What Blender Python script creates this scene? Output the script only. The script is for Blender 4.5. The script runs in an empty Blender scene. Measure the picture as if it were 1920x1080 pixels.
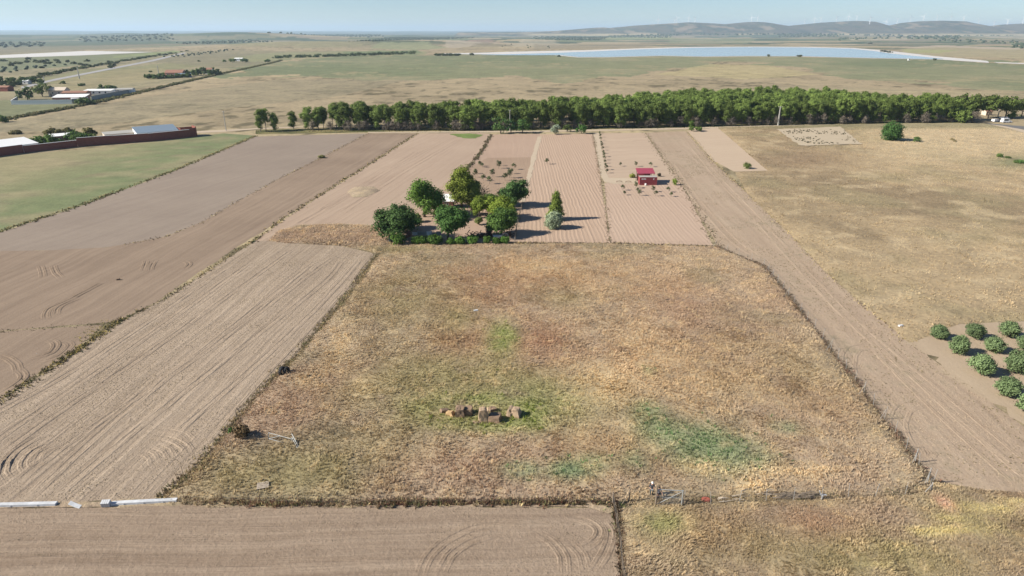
import bpy, math, random
import numpy as np
from mathutils import Vector, geometry

# ------------------------------------------------------------------ camera, sky, sun, exposure
scene = bpy.context.scene
COL = scene.collection
W, H_, F, CAMZ, HORIZ = 1920, 1080, 1250.0, 43.0, 59.5
PITCH = math.atan((540 - HORIZ) / F)
cam_d = bpy.data.cameras.new("camera"); cam = bpy.data.objects.new("camera", cam_d); COL.objects.link(cam)
cam_d.sensor_width = 36; cam_d.lens = F / W * 36; cam_d.clip_start = 0.5; cam_d.clip_end = 80000
cam.location = (0, 0, CAMZ); cam.rotation_euler = (math.pi / 2 - PITCH, 0, 0)
scene.camera = cam

SUN_EL = math.radians(33); SHX, SHY = 0.985, 0.17       # direction shadows fall on the ground
wd = bpy.data.worlds.new("World"); scene.world = wd; wd.use_nodes = True
nt = wd.node_tree; sky = nt.nodes.new("ShaderNodeTexSky"); sky.sky_type = 'NISHITA'; sky.sun_disc = False
sky.sun_elevation = SUN_EL; sky.sun_rotation = math.atan2(-SHX, -SHY); sky.altitude = 1500; sky.air_density = 1.0; sky.dust_density = 0.0; sky.ozone_density = 5.0
nt.links.new(sky.outputs[0], nt.nodes["Background"].inputs[0]); nt.nodes["Background"].inputs[1].default_value = 0.058
sun_d = bpy.data.lights.new("sun", 'SUN'); sun_d.energy = 4.9; sun_d.angle = math.radians(0.6); sun_d.color = (1, 0.93, 0.82)
sun = bpy.data.objects.new("sun", sun_d); COL.objects.link(sun)
ld = Vector((SHX * math.cos(SUN_EL), SHY * math.cos(SUN_EL), -math.sin(SUN_EL)))
sun.rotation_euler = ld.to_track_quat('-Z', 'Y').to_euler()
scene.view_settings.view_transform = 'Standard'; scene.view_settings.look = 'None'
scene.view_settings.exposure = 0.9; scene.view_settings.gamma = 1
scene.render.engine = 'CYCLES'
scene.cycles.use_denoising = True
scene.cycles.max_bounces = 6; scene.cycles.volume_bounces = 1; scene.cycles.transparent_max_bounces = 8
scene.cycles.use_adaptive_sampling = False

# ------------------------------------------------------------------ helpers
rng = np.random.default_rng(7); random.seed(7)
SP, CP = math.sin(PITCH), math.cos(PITCH)
def G(px, py, z=0.0):
    dx = px - 960; dy = -(py - 540)
    d = (dx, CP * F + SP * dy, -SP * F + CP * dy)
    t = (z - CAMZ) / d[2]
    return (d[0] * t, d[1] * t, z)
def mpp(px, py):                                        # metres per photo pixel at that ground point
    x, y, z = G(px, py)
    return (y * CP + CAMZ * SP) / F
def hgt(px, pyb, pyt):                                   # height of a thing standing at (px,pyb) whose top shows at pyt
    x, y, z = G(px, pyb)
    dy = -(pyt - 540)
    return CAMZ + y * (-SP * F + CP * dy) / (CP * F + SP * dy)
def srgb(r, g, b):
    f = lambda c: (c / 255 / 12.92) if c / 255 <= 0.04045 else ((c / 255 + 0.055) / 1.055) ** 2.4
    return np.array((f(r), f(g), f(b)))

def _h(ix, iy, s):
    n = (ix.astype(np.int64) * 374761393 + iy.astype(np.int64) * 668265263 + s * 982451653) & 0xFFFFFFFF
    n = ((n ^ (n >> 13)) * 1274126177) & 0xFFFFFFFF
    n = n ^ (n >> 16)
    return (n & 0xFFFF) / 65535.0
def vn(x, y, s=0):
    x = np.asarray(x, float); y = np.asarray(y, float)
    ix = np.floor(x); iy = np.floor(y); fx = x - ix; fy = y - iy
    fx = fx * fx * (3 - 2 * fx); fy = fy * fy * (3 - 2 * fy)
    a = _h(ix, iy, s); b = _h(ix + 1, iy, s); c = _h(ix, iy + 1, s); d = _h(ix + 1, iy + 1, s)
    return (a * (1 - fx) + b * fx) * (1 - fy) + (c * (1 - fx) + d * fx) * fy
def fbm(x, y, s=0, o=4):
    t = 0; a = 0.5; f = 1.0; tot = 0
    for i in range(o):
        t = t + a * vn(np.asarray(x) * f, np.asarray(y) * f, s + i * 17); tot += a; a *= 0.5; f *= 2.03
    return t / tot
def sstep(a, b, x):
    t = np.clip((x - a) / (b - a), 0, 1); return t * t * (3 - 2 * t)
def inpoly(x, y, poly):
    x = np.asarray(x); y = np.asarray(y); r = np.zeros(x.shape, bool); n = len(poly)
    for i in range(n):
        x1, y1 = poly[i][:2]; x2, y2 = poly[(i + 1) % n][:2]
        if y1 == y2: continue
        c = ((y1 > y) != (y2 > y)) & (x < (x2 - x1) * (y - y1) / (y2 - y1) + x1)
        r ^= c
    return r
def PG(pts): return [G(*p)[:2] for p in pts]

# ---- materials
def new_mat(name):
    m = bpy.data.materials.new(name); m.use_nodes = True; m.cycles.use_transparent_shadow = False
    return m, m.node_tree.nodes, m.node_tree.links, m.node_tree.nodes["Principled BSDF"]
def N(ns, t, **kw):
    n = ns.new(t)
    for k, v in kw.items(): setattr(n, k, v)
    return n
def math_n(ns, ls, op, a, b=None):
    n = N(ns, 'ShaderNodeMath', operation=op)
    for i, v in enumerate((a, b)):
        if v is None: continue
        if isinstance(v, (int, float)): n.inputs[i].default_value = v
        else: ls.new(v, n.inputs[i])
    return n.outputs[0]
def mixc(ns, ls, f, a, b, mode='MIX'):
    n = N(ns, 'ShaderNodeMix', data_type='RGBA', blend_type=mode)
    for i, v in ((0, f), (6, a), (7, b)):
        if isinstance(v, (int, float)): n.inputs[i].default_value = v
        elif isinstance(v, (tuple, list, np.ndarray)): n.inputs[i].default_value = (*[float(c) for c in v[:3]], 1)
        else: ls.new(v, n.inputs[i])
    return n.outputs[2]
def noise(ns, ls, vec, scale, detail=3, rough=0.55, dim='3D'):
    n = N(ns, 'ShaderNodeTexNoise', noise_dimensions=dim)
    n.inputs['Scale'].default_value = scale; n.inputs['Detail'].default_value = detail; n.inputs['Roughness'].default_value = rough
    if vec is not None: ls.new(vec, n.inputs['Vector'])
    return n.outputs[0]
def ramp(ns, ls, f, a, b):
    n = N(ns, 'ShaderNodeMapRange'); n.inputs[1].default_value = a; n.inputs[2].default_value = b
    n.interpolation_type = 'SMOOTHSTEP'; ls.new(f, n.inputs[0]); return n.outputs[0]

def plain(name, col, rough=0.8, var=0.25, scale=2.0, bump=0.0, metal=0.0, spec=0.3):
    m, ns, ls, p = new_mat(name)
    g = N(ns, 'ShaderNodeTexCoord').outputs['Object']
    n = noise(ns, ls, g, scale, 5, 0.6)
    c = np.array(col)
    ls.new(mixc(ns, ls, n, c * (1 - var), np.minimum(c * (1 + var), 1)), p.inputs['Base Color'])
    p.inputs['Roughness'].default_value = rough; p.inputs['Metallic'].default_value = metal; p.inputs['Specular IOR Level'].default_value = spec
    if bump:
        b = N(ns, 'ShaderNodeBump'); b.inputs['Strength'].default_value = 0.7; b.inputs['Distance'].default_value = bump
        ls.new(n, b.inputs['Height']); ls.new(b.outputs[0], p.inputs['Normal'])
    return m

def leafmat(name, tint=(1, 1, 1), trans=0.22, objvar=0.25):
    m, ns, ls, p = new_mat(name)
    a = N(ns, 'ShaderNodeAttribute', attribute_name='Col').outputs[0]
    r = N(ns, 'ShaderNodeObjectInfo').outputs['Random']
    hv = mixc(ns, ls, r, np.array(tint) * (1 - objvar), np.array(tint) * (1 + objvar))
    c = mixc(ns, ls, 1.0, a, hv, 'MULTIPLY')
    ls.new(c, p.inputs['Base Color']); p.inputs['Roughness'].default_value = 0.7; p.inputs['Specular IOR Level'].default_value = 0.15
    t = N(ns, 'ShaderNodeBsdfTranslucent'); ls.new(c, t.inputs[0])
    mx = N(ns, 'ShaderNodeMixShader'); mx.inputs[0].default_value = trans
    ls.new(p.outputs[0], mx.inputs[1]); ls.new(t.outputs[0], mx.inputs[2])
    ls.new(mx.outputs[0], ns['Material Output'].inputs[0])
    return m

def soilmat(name, colA, colB, ang, sp=1.2, fur=0.5, clod=0.5, wav=0.6, wavscale=0.05, streak=0.5, weeds=0.0, line=0.0, patch=0.3):
    """bare tilled soil: ang = furrow direction (rad, world), sp = furrow spacing in m"""
    m, ns, ls, p = new_mat(name)
    pos = N(ns, 'ShaderNodeNewGeometry').outputs['Position']
    mp = N(ns, 'ShaderNodeMapping', vector_type='TEXTURE'); mp.inputs['Rotation'].default_value = (0, 0, ang); ls.new(pos, mp.inputs[0])
    wn = noise(ns, ls, mp.outputs[0], wavscale, 2)
    wob = math_n(ns, ls, 'MULTIPLY', math_n(ns, ls, 'SUBTRACT', wn, 0.5), wav * 8)
    sx = N(ns, 'ShaderNodeSeparateXYZ'); ls.new(mp.outputs[0], sx.inputs[0])
    v = math_n(ns, ls, 'ADD', sx.outputs[1], wob)
    def st(us, vs, det=2, rough=0.5):
        c = N(ns, 'ShaderNodeCombineXYZ'); ls.new(math_n(ns, ls, 'MULTIPLY', sx.outputs[0], us), c.inputs[0]); ls.new(math_n(ns, ls, 'MULTIPLY', v, vs), c.inputs[1])
        return noise(ns, ls, c.outputs[0], 1.0, det, rough)
    s1 = st(0.012, 1.0 / sp, 2, 0.6); s2 = st(0.06, 3.0 / sp, 3, 0.6)
    big = noise(ns, ls, pos, 0.035, 4, 0.6); mid = noise(ns, ls, pos, 0.5, 4, 0.65); cl = noise(ns, ls, pos, 2.6, 5, 0.75)
    f = math_n(ns, ls, 'ADD', math_n(ns, ls, 'MULTIPLY', math_n(ns, ls, 'SUBTRACT', s1, 0.5), streak * 2.2), math_n(ns, ls, 'MULTIPLY', math_n(ns, ls, 'SUBTRACT', s2, 0.5), streak * 1.2))
    f = math_n(ns, ls, 'ADD', f, math_n(ns, ls, 'MULTIPLY', math_n(ns, ls, 'SUBTRACT', big, 0.5), patch * 3))
    f = math_n(ns, ls, 'ADD', f, math_n(ns, ls, 'MULTIPLY', math_n(ns, ls, 'SUBTRACT', cl, 0.5), clod * 1.2))
    f = math_n(ns, ls, 'ADD', f, math_n(ns, ls, 'MULTIPLY', math_n(ns, ls, 'SUBTRACT', mid, 0.5), clod * 0.8))
    f = math_n(ns, ls, 'ADD', f, 0.5)
    cn = N(ns, 'ShaderNodeClamp'); ls.new(f, cn.inputs[0])
    c = mixc(ns, ls, cn.outputs[0], colA, colB)
    if weeds:
        w = ramp(ns, ls, math_n(ns, ls, 'ADD', math_n(ns, ls, 'MULTIPLY', big, 0.6), math_n(ns, ls, 'MULTIPLY', mid, 0.5)), 0.56, 0.72)
        c = mixc(ns, ls, math_n(ns, ls, 'MULTIPLY', w, weeds), c, srgb(112, 105, 78))
    hs = N(ns, 'ShaderNodeHueSaturation'); hs.inputs['Saturation'].default_value = 0.85; hs.inputs['Value'].default_value = 1.03; ls.new(c, hs.inputs['Color'])
    ls.new(hs.outputs[0], p.inputs['Base Color']); p.inputs['Roughness'].default_value = 0.95; p.inputs['Specular IOR Level'].default_value = 0.1
    # relief: regular furrow ridges + streaky ruts + clods
    tri = math_n(ns, ls, 'MULTIPLY', math_n(ns, ls, 'SINE', math_n(ns, ls, 'MULTIPLY', v, 2 * math.pi / sp)), ramp(ns, ls, s2, .25, .7))
    hh = math_n(ns, ls, 'ADD', math_n(ns, ls, 'MULTIPLY', s1, fur * 1.2), math_n(ns, ls, 'MULTIPLY', s2, fur * 0.6))
    hh = math_n(ns, ls, 'ADD', hh, math_n(ns, ls, 'MULTIPLY', tri, line))
    hh = math_n(ns, ls, 'ADD', hh, math_n(ns, ls, 'MULTIPLY', cl, clod * 0.6))
    b = N(ns, 'ShaderNodeBump'); b.inputs['Strength'].default_value = 1.0; b.inputs['Distance'].default_value = 0.22
    ls.new(hh, b.inputs['Height']); ls.new(b.outputs[0], p.inputs['Normal'])
    return m

def attrground(name, bumpd=0.25, scale=1.6, var=0.35, fine=True):
    """ground whose land-cover colour comes from the Col attribute, broken up by noise"""
    m, ns, ls, p = new_mat(name)
    a = N(ns, 'ShaderNodeAttribute', attribute_name='Col').outputs[0]
    pos = N(ns, 'ShaderNodeNewGeometry').outputs['Position']
    n1 = noise(ns, ls, pos, scale, 6, 0.7); n2 = noise(ns, ls, pos, scale * 0.13, 4, 0.6)
    f = math_n(ns, ls, 'ADD', math_n(ns, ls, 'MULTIPLY', n1, 0.6), math_n(ns, ls, 'MULTIPLY', n2, 0.4))
    f = ramp(ns, ls, f, 0.3, 0.7)
    k = mixc(ns, ls, f, (1 - var, 1 - var, 1 - var * 0.95), (1 + var, 1 + var * 0.96, 1 + var * 0.85))
    ls.new(mixc(ns, ls, 1.0, a, k, 'MULTIPLY'), p.inputs['Base Color'])
    p.inputs['Roughness'].default_value = 0.95; p.inputs['Specular IOR Level'].default_value = 0.1
    b = N(ns, 'ShaderNodeBump'); b.inputs['Strength'].default_value = 0.9; b.inputs['Distance'].default_value = bumpd
    ls.new(n1, b.inputs['Height']); ls.new(b.outputs[0], p.inputs['Normal'])
    return m

# ---- mesh helpers
def link(o, parent=None):
    COL.objects.link(o)
    if parent is not None: o.parent = parent
    return o
def tag(o, label=None, cat=None, group=None, kind=None):
    if label: o['label'] = label
    if cat: o['category'] = cat
    if group: o['group'] = group
    if kind: o['kind'] = kind
    return o
def mesh_np(name, V, Fc, mat, cols=None, smooth=False):
    """V (n,3); Fc list/array of equal-length faces"""
    V = np.asarray(V, np.float32); Fc = np.asarray(Fc, np.int32); k = Fc.shape[1]
    me = bpy.data.meshes.new(name); me.vertices.add(len(V)); me.vertices.foreach_set('co', V.ravel())
    me.loops.add(Fc.size); me.loops.foreach_set('vertex_index', Fc.ravel())
    me.polygons.add(len(Fc)); me.polygons.foreach_set('loop_start', np.arange(0, Fc.size, k, dtype=np.int32))
    me.polygons.foreach_set('loop_total', np.full(len(Fc), k, np.int32))
    if smooth: me.polygons.foreach_set('use_smooth', np.ones(len(Fc), bool))
    if cols is not None:
        a = me.color_attributes.new('Col', 'FLOAT_COLOR', 'POINT')
        c = np.ones((len(V), 4), np.float32); c[:, :3] = cols; a.data.foreach_set('color', c.ravel())
    me.update(calc_edges=True); me.materials.append(mat)
    return me
def ob(name, me, parent=None, loc=None):
    o = bpy.data.objects.new(name, me); link(o, parent)
    if loc is not None: o.location = loc
    return o
def empty(name, loc, rz=0, label=None, cat=None, group=None):
    o = bpy.data.objects.new(name, None); o.empty_display_size = 0.3; COL.objects.link(o)
    o.location = loc; o.rotation_euler = (0, 0, rz); return tag(o, label, cat, group)
class MB:
    def __init__(s): s.v = []; s.f = []; s.mi = []; s.m = 0
    def add(s, vs, fs):
        b = len(s.v); s.v += [tuple(map(float, v)) for v in vs]; s.f += [tuple(b + i for i in f) for f in fs]; s.mi += [s.m] * len(fs); return s
    def hexa(s, p):  # 8 points: bottom 0-3 ccw, top 4-7
        return s.add(p, [(3, 2, 1, 0), (4, 5, 6, 7), (0, 1, 5, 4), (1, 2, 6, 5), (2, 3, 7, 6), (3, 0, 4, 7)])
    def box(s, c, d, rz=0, tilt=(0, 0)):
        cx, cy, cz = c; x, y, z = d[0] / 2, d[1] / 2, d[2] / 2; ps = []
        M = Vector
        from mathutils import Euler
        R = Euler((tilt[0], tilt[1], rz)).to_matrix()
        for zz in (-z, z):
            for xx, yy in ((-x, -y), (x, -y), (x, y), (-x, y)):
                q = R @ M((xx, yy, zz)); ps.append((q.x + cx, q.y + cy, q.z + cz))
        return s.hexa(ps)
    def tube(s, pts, r, n=6, cap=True):
        pts = [Vector(p) for p in pts]; r = r if isinstance(r, (list, tuple)) else [r] * len(pts)
        b = len(s.v); fs = []
        for i, p in enumerate(pts):
            d = (pts[min(i + 1, len(pts) - 1)] - pts[max(i - 1, 0)]).normalized()
            a = d.orthogonal().normalized() if i == 0 or abs(d.dot(a)) > 0.95 else (a - d * d.dot(a)).normalized()
            c = d.cross(a)
            for k in range(n):
                t = 2 * math.pi * k / n; q = p + (a * math.cos(t) + c * math.sin(t)) * r[i]; s.v.append(tuple(q))
        for i in range(len(pts) - 1):
            for k in range(n):
                k2 = (k + 1) % n; fs.append((b + i * n + k, b + i * n + k2, b + (i + 1) * n + k2, b + (i + 1) * n + k))
        if cap:
            fs.append(tuple(b + k for k in reversed(range(n)))); fs.append(tuple(b + (len(pts) - 1) * n + k for k in range(n)))
        s.f += fs; s.mi += [s.m] * len(fs); return s
    def mesh(s, name, mats, smooth=False):
        me = bpy.data.meshes.new(name); me.from_pydata(s.v, [], s.f)
        for m in (mats if isinstance(mats, (list, tuple)) else [mats]): me.materials.append(m)
        me.polygons.foreach_set('material_index', np.array(s.mi, np.int32))
        if smooth: me.polygons.foreach_set('use_smooth', np.ones(len(s.f), bool))
        me.update(); return me
    def build(s, name, mats, parent=None, loc=None, smooth=False): return ob(name, s.mesh(name, mats, smooth), parent, loc)

LAY = 0.004
def taper(x, y, E, w=1.6):
    x = np.asarray(x); y = np.asarray(y); B = np.roll(E, -1, 0); D = B - E; L2 = (D ** 2).sum(1) + 1e-9; best = np.full(len(x), 1e9)
    for i in range(len(E)):
        t = np.clip(((x - E[i, 0]) * D[i, 0] + (y - E[i, 1]) * D[i, 1]) / L2[i], 0, 1)
        best = np.minimum(best, (x - E[i, 0] - t * D[i, 0]) ** 2 + (y - E[i, 1] - t * D[i, 1]) ** 2)
    return np.clip(np.sqrt(best) / w, 0, 1)
def sheet(name, pix, mat, layer=1, step=None, hfn=None, colfn=None, kind='structure', rag=0.4, world=None, zbase=0.0):
    """a field: polygon traced on the ground plane, ragged edge, triangulated with inner points"""
    P = world if world is not None else PG(pix)
    pts = []
    for i in range(len(P)):
        a = np.array(P[i]); b = np.array(P[(i + 1) % len(P)]); L = np.linalg.norm(b - a); d = math.hypot(*((a + b) / 2))
        st = max(1.0, d * 0.008); n = max(1, int(L / st))
        for k in range(n):
            q = a + (b - a) * k / n; pts.append(q)
    E = np.array(pts)
    nn = np.roll(E, -1, 0) - np.roll(E, 1, 0); nn = np.stack([nn[:, 1], -nn[:, 0]], 1) / (np.linalg.norm(nn, axis=1)[:, None] + 1e-9)
    E = E + nn * ((fbm(E[:, 0] * 0.45, E[:, 1] * 0.45, 5, 3) - 0.5) * 2 * rag)[:, None]
    verts = [Vector(p) for p in E]; edges = [(i, (i + 1) % len(E)) for i in range(len(E))]
    inner = np.zeros((0, 2))
    if step:
        x0, y0 = E.min(0); x1, y1 = E.max(0)
        gx, gy = np.meshgrid(np.arange(x0, x1, step), np.arange(y0, y1, step)); gx = gx.ravel(); gy = gy.ravel()
        gx = gx + (rng.random(gx.shape) - 0.5) * step * 0.6; gy = gy + (rng.random(gy.shape) - 0.5) * step * 0.6
        k = inpoly(gx, gy, E); inner = np.stack([gx[k], gy[k]], 1)
    verts += [Vector(p) for p in inner]
    vo, eo, fo, *_ = geometry.delaunay_2d_cdt(verts, edges, [], 1, 1e-5)
    V = np.array([(v.x, v.y, 0) for v in vo]); T = np.array([f for f in fo])
    ar = (V[T[:, 1], 0] - V[T[:, 0], 0]) * (V[T[:, 2], 1] - V[T[:, 0], 1]) - (V[T[:, 1], 1] - V[T[:, 0], 1]) * (V[T[:, 2], 0] - V[T[:, 0], 0])
    T[ar < 0] = T[ar < 0][:, ::-1]
    z = np.full(len(V), layer * LAY + zbase)
    if hfn is not None:
        h = hfn(V[:, 0], V[:, 1])
        z = z + np.maximum(h, 0) * taper(V[:, 0], V[:, 1], E)
    V[:, 2] = z
    cols = colfn(V[:, 0], V[:, 1]) if colfn is not None else None
    o = ob(name, mesh_np(name, V, T, mat, cols, smooth=True)); tag(o, kind=kind)
    return o, E

# tufts of grass: N tufts of k bent blades each, in one mesh
def tufts(name, X, Y, Z, hgts, cols, mat, k=6, wid=0.05, lean=0.5, spread=0.12, seed=1, flow=None, tip=1.15):
    r = np.random.default_rng(seed); n = len(X); m = n * k
    x = np.repeat(X, k); y = np.repeat(Y, k); z = np.repeat(Z, k); h = np.repeat(hgts, k) * (0.55 + 0.7 * r.random(m))
    a = r.random(m) * 2 * math.pi; sc = np.repeat(hgts, k) / 0.35
    bx = x + np.cos(a) * spread * sc * r.random(m); by = y + np.sin(a) * spread * sc * r.random(m)
    la = a + (r.random(m) - 0.5) * 1.2
    lx = np.cos(la) * lean * h * r.random(m); ly = np.sin(la) * lean * h * r.random(m)
    if flow is not None:
        fx, fy = flow(x, y); lx = lx + fx * h; ly = ly + fy * h
    wa = r.random(m) * math.pi; w = wid * sc * (0.6 + 0.8 * r.random(m)); wx = np.cos(wa) * w; wy = np.sin(wa) * w
    V = np.empty((m, 5, 3))
    V[:, 0] = np.stack([bx - wx, by - wy, z - 0.02], 1); V[:, 1] = np.stack([bx + wx, by + wy, z - 0.02], 1)
    V[:, 2] = np.stack([bx + wx * 0.8 + lx * 0.45, by + wy * 0.8 + ly * 0.45, z + h * 0.62], 1)
    V[:, 3] = np.stack([bx - wx * 0.8 + lx * 0.45, by - wy * 0.8 + ly * 0.45, z + h * 0.62], 1)
    V[:, 4] = np.stack([bx + lx, by + ly, z + h], 1)
    i = np.arange(m)[:, None] * 5
    T = np.concatenate([i + np.array([[0, 1, 2]]), i + np.array([[0, 2, 3]]), i + np.array([[3, 2, 4]])])
    c = np.repeat(cols, k, 0) * (0.78 + 0.44 * r.random((m, 1)))
    C = np.repeat(c[:, None, :], 5, 1)
    C[:, 4] *= tip
    return ob(name, mesh_np(name, V.reshape(-1, 3), T, mat, C.reshape(-1, 3)))

# leaf crowns
def crown_arrays(seed, blobs, clumps, per, leaf, clr, col, colvar=0.18, up=0.35, flat=1.0, inner=0.25):
    r = np.random.default_rng(seed); B = np.array(blobs, float)
    w = (B[:, 3] * B[:, 4] * B[:, 5]) ** (2 / 3); bi = r.choice(len(B), clumps, p=w / w.sum())
    d = r.normal(size=(clumps, 3)); d[:, 2] += 0.25; d /= np.linalg.norm(d, axis=1)[:, None]
    rr = 0.72 + 0.32 * r.random(clumps); k = r.random(clumps) < inner; rr[k] = 0.2 + 0.5 * r.random(k.sum())
    c = B[bi, :3] + d * B[bi, 3:6] * rr[:, None]
    n = clumps * per
    C = np.repeat(c, per, 0); D = np.repeat(d, per, 0)
    off = r.normal(size=(n, 3)) * clr * np.array([1, 1, 0.75])
    P = C + off
    nr = D * 0.6 + off / clr * 0.35 + np.array([0, 0, up]) + r.normal(size=(n, 3)) * 0.5; nr /= np.linalg.norm(nr, axis=1)[:, None]
    t = np.cross(nr, r.normal(size=(n, 3))); t /= np.linalg.norm(t, axis=1)[:, None]; b = np.cross(nr, t)
    s = leaf * (0.6 + 0.8 * r.random(n))[:, None]
    V = np.stack([P - t * s - b * s * 0.55 * flat, P + t * s * 0.25 - b * s * 0.75 * flat, P + t * s + b * s * 0.4 * flat, P - t * s * 0.3 + b * s * 0.8 * flat], 1)
    cc = np.repeat(1 + (r.random((clumps, 1)) - 0.5) * 2 * colvar, per, 0) * (0.82 + 0.36 * r.random((n, 1))) * np.array(col)[None]
    return V.reshape(-1, 3), np.arange(n * 4).reshape(-1, 4), np.repeat(cc, 4, 0), c
def trunk_mb(h, r0, seed, targets=None, lean=0.0, nl=7, low=0.35, top=None):
    rr = random.Random(seed); mb = MB(); top = top or h * 0.8
    pts = [(0, 0, -0.1)]; 
    for i in range(1, 6):
        t = i / 5; pts.append((lean * t * t * h + rr.uniform(-.05, .05) * h * .3, rr.uniform(-.05, .05) * h * .3, top * t))
    mb.tube(pts, [r0 * 1.25, r0, r0 * .85, r0 * .7, r0 * .5, r0 * .2], 7)
    if targets is not None:
        sel = [targets[rr.randrange(len(targets))] for _ in range(nl)]
        for q in sel:
            t = rr.uniform(low, 0.85); i = min(4, int(t * 5)); a = Vector(pts[i]).lerp(Vector(pts[i + 1]), t * 5 - i)
            q = Vector(q); mid = a.lerp(q, 0.5) + Vector((0, 0, -0.08 * h * rr.random()))
            mb.tube([a, mid, q], [r0 * .38, r0 * .25, r0 * .08], 5)
    return mb

# palette ---------------------------------------------------------------------
M = {}
M['leaf'] = leafmat('leaf_green'); M['grass'] = leafmat('grass_blades', trans=0.3, objvar=0.0)
M['bark'] = plain('bark', (0.12, 0.095, 0.075), 0.9, 0.4, 3); M['graybark'] = plain('grey_bark', (0.22, 0.19, 0.16), 0.9, 0.3, 3)
M['white'] = plain('white_paint', (0.72, 0.72, 0.7), 0.6, 0.08, 1.5); M['metal'] = plain('galvanised_steel', (0.32, 0.33, 0.32), 0.6, 0.3, 3, metal=0.2)
M['brick'] = plain('brick', (0.23, 0.082, 0.06), 0.9, 0.25, 1.2); M['render'] = plain('pale_render', (0.55, 0.47, 0.38), 0.9, 0.12, 1)
M['pinkwall'] = plain('pink_render', (0.42, 0.22, 0.16), 0.9, 0.15, 1); M['conc'] = plain('concrete', (0.33, 0.32, 0.29), 0.9, 0.15, 1.5)
M['tile'] = plain('clay_tile', (0.27, 0.14, 0.095), 0.85, 0.2, 2); M['bluegrey'] = plain('blue_grey_sheet', (0.18, 0.23, 0.28), 0.5, 0.12, 1)
M['dark'] = plain('dark_opening', (0.02, 0.02, 0.02), 0.8, 0.1, 1); M['rubber'] = plain('black_rubber', (0.018, 0.018, 0.02), 0.75, 0.3, 5)
M['wood'] = plain('grey_wood', (0.2, 0.16, 0.12), 0.9, 0.3, 4); M['rust'] = plain('rusty_iron', (0.13, 0.07, 0.045), 0.85, 0.4, 4)
M['redpaint'] = plain('red_container_paint', (0.25, 0.055, 0.062), 0.6, 0.15, 1.5); M['redroof'] = plain('red_roof_sheet', (0.30, 0.055, 0.085), 0.5, 0.12, 1)
M['glass'] = plain('dark_glass', (0.03, 0.04, 0.05), 0.1, 0.1, 1, spec=0.5); M['turbine'] = plain('turbine_white', (0.8, 0.8, 0.8), 0.5, 0.02, 1)
M['blue'] = plain('blue_paint', (0.14, 0.2, 0.32), 0.6, 0.15, 1); M['orange'] = plain('orange_plastic', (0.3, 0.09, 0.06), 0.5, 0.1, 2)

# ------------------------------------------------------------------ land: one sheet to the horizon
K = 1.62                                                 # brightness of a sunlit white surface: photo colour / K = base colour
def A(r, g, b, k=1.0): return srgb(r, g, b) / K * k * np.array((1.0, 1.0, 0.93))
def topx(x, y, z=0.0):
    d = y * CP + (CAMZ - z) * SP; v = -y * SP + (CAMZ - z) * CP
    return 960 + F * x / d, 540 + F * v / d
def desat(c, f, g=(1.02, 1.0, 0.93)): l = (c @ np.array((.3, .59, .11)))[:, None]; return c * (1 - f) + l * np.array(g)[None] * f
def mixa(c, col, w): return c * (1 - w[:, None]) + np.asarray(col)[None] * w[:, None]

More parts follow.
